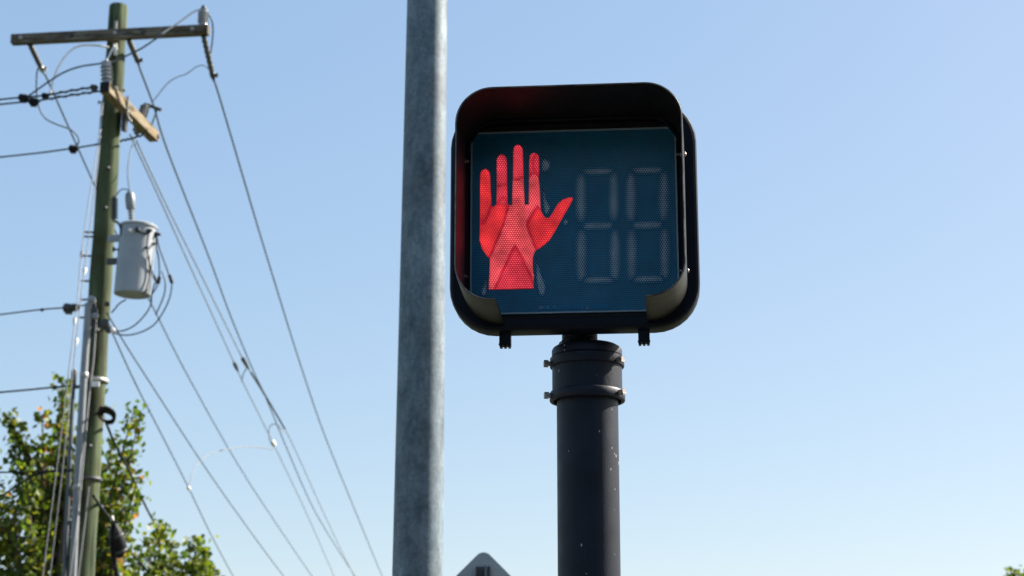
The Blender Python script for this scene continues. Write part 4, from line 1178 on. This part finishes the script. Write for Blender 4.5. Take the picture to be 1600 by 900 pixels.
def tree(label, base_px, Y, tips, leaf_size, per_cluster, group=None, trunk_r=0.16, fork=0.45, spread=1.0):
    """tips: (px,py,dY,width) shoots that reach up to those places; limbs grow from the trunk to each of them"""
    b = PY(base_px, 1200, Y); b.z = -0.13
    T = empty('maple_tree', (b.x, Y, b.z))
    tag(T, label, 'tree', group)
    tops = [PY(x, y, Y + dy) for x, y, dy, w in tips]
    zmax = max(p.z for p in tops)
    crown_lo = b.z + (zmax - b.z) * fork
    trunk_top = Vector((b.x + 0.1, Y, b.z + (zmax - b.z) * 0.80))
    inv = Matrix.Translation(-T.location)
    mbt = MB()
    path = catmull([b, b.lerp(trunk_top, 0.35) + Vector((0.05, 0.03, 0)), b.lerp(trunk_top, 0.7) + Vector((-0.05, 0, 0)), trunk_top], 5)
    mbt.tube(path, [trunk_r * (1 - 0.82 * i / (len(path) - 1)) + 0.01 for i in range(len(path))], 10)
    part(mbt, 'trunk', M['bark'], T, 60)
    mbl = MB()
    P_, S_, Ti = [], [], []
    for (tp, (x, y, dy, wdt)) in zip(tops, tips):
        h0 = max(crown_lo, tp.z - (1.0 + 2.2 * random.random()) * 1.1)
        u0 = min(max((h0 - b.z) / (trunk_top.z - b.z), 0.35), 0.97)
        st = path[min(int(u0 * (len(path) - 1)), len(path) - 1)]
        mid = st.lerp(tp, 0.5) + Vector((0, 0, -0.12 * (tp - st).length + random.uniform(-.1, .1)))
        limb = catmull([st, mid, tp], 8)
        nL = len(limb)
        mbl.tube(limb, [0.045 * (1 - 0.9 * i / (nL - 1)) + 0.004 for i in range(nL)], 6)
        # side twigs
        for i in range(4, nL):
            fr = i / (nL - 1)
            for k in range(3 if fr < 0.8 else 2):
                ln = wdt * (1.1 - 0.75 * fr) * random.uniform(0.5, 1.15)
                a = random.uniform(0, 2 * math.pi)
                dirv = Vector((math.cos(a), math.sin(a), random.uniform(0.1, 0.9))).normalized()
                e = limb[i] + dirv * ln
                mbl.tube([limb[i], limb[i].lerp(e, 0.5) + Vector((0, 0, -0.03)), e], [0.012, 0.008, 0.003], 4)
                yel = random.random()
                ncl = max(2, int(ln / 0.16))
                for c in range(ncl):
                    cc = limb[i].lerp(e, (c + 0.8) / ncl)
                    m = int(per_cluster * random.uniform(0.5, 1.3))
                    pp = np.array(cc) + rng.normal(size=(m, 3)) * np.array([0.075, 0.075, 0.07]) * spread
                    P_.append(pp); S_.append(rng.uniform(0.7, 1.25, m) * leaf_size)
                    t_ = rng.normal(0.38, 0.16, m) + (0.28 if yel > 0.66 else 0.0) + (0.30 if yel > 0.988 else 0.0)
                    Ti.append(np.clip(t_, 0, 1))
        # sparse leaves right along the tip
        for i in range(nL - 4, nL):
            m = max(2, int(per_cluster * 0.6))
            P_.append(np.array(limb[i]) + rng.normal(size=(m, 3)) * 0.05); S_.append(rng.uniform(0.6, 1.0, m) * leaf_size)
            Ti.append(np.clip(rng.normal(0.5, 0.2, m), 0, 1))
    mbl_o = part(mbl, 'limbs', M['bark'], T, 60)
    pos = np.concatenate(P_) - np.array(T.location); sz_ = np.concatenate(S_); ti = np.concatenate(Ti)
    leaf_mesh('crown', pos, None, sz_, ti, M['leaf'], T)
    return T
tipsA = [(14, 652, 0.2, .13), (-20, 705, 0.5, .28), (22, 705, 0.0, .24), (66, 650, -0.2, .14), (60, 705, 0.1, .24), (98, 598, 0.4, .13), (97, 650, 0.3, .20), (80, 725, 0.6, .30), (42, 740, -0.5, .28),
         (160, 614, 1.1, .10), (210, 640, 0.5, .12), (214, 672, 0.3, .17), (205, 715, 0.4, .22), (216, 745, 0.2, .20), (176, 700, 0.9, .16), (180, 755, 0.6, .28), (160, 750, 1.0, .28), (204, 795, 0.0, .24), (-10, 760, 0.3, .38), (18, 785, -0.4, .40), (60, 778, 0.7, .40),
         (100, 765, 0.9, .40), (92, 700, 0.9, .26), (150, 805, 0.5, .40), (180, 820, 0.8, .34), (5, 845, 0.5, .46), (50, 845, -0.5, .44), (90, 845, 0.4, .48), (140, 862, 0.9, .48), (188, 862, 0.3, .36),
         (20, 905, 0.1, .55), (70, 915, 0.7, .55), (120, 925, -0.3, .55), (170, 915, 0.4, .5), (206, 900, 0.6, .36), (-40, 850, 0.2, .6), (-60, 785, 0.6, .5)]
tree('leafy green and yellow tree behind the wooden utility pole', 70, 24.5, tipsA, 0.096, 6, 'trees beyond the road', 0.17, 0.4)
tipsB = [(250, 822, 0.2, .35), (232, 845, -0.3, .4), (262, 850, 0.5, .3), (268, 880, 0.0, .35), (240, 890, 0.3, .45), (215, 880, 0.5, .45), (225, 930, 0, .6), (262, 930, 0.3, .55), (200, 940, .4, .6)]
tree('lower tree crown just right of the splice case, behind the black cable', 235, 26.0, tipsB, 0.100, 6, 'trees beyond the road', 0.12, 0.4)
tipsC = [(303, 848, 0.1, .26), (322, 862, -0.2, .22), (330, 892, 0.2, .28), (290, 885, 0.0, .28), (308, 890, 0.3, .35), (280, 915, .2, .4), (330, 930, 0, .45), (305, 940, .3, .5)]
tree('small tree top with an orange tuft right of the black cable', 308, 26.5, tipsC, 0.100, 6, 'trees beyond the road', 0.10, 0.4)
tipsD = [(1582, 897, 0.0, .12), (1600, 900, 0.3, .12), (1630, 892, 0.2, .3), (1566, 926, 0, .15), (1600, 920, 0.3, .6), (1640, 890, 0.0, .8), (1660, 930, 0.4, .8)]
tree('tip of a distant tree in the lower right corner', 1620, 38.0, tipsD, 0.10, 12, 'trees beyond the road', 0.15, 0.45, 1.2)
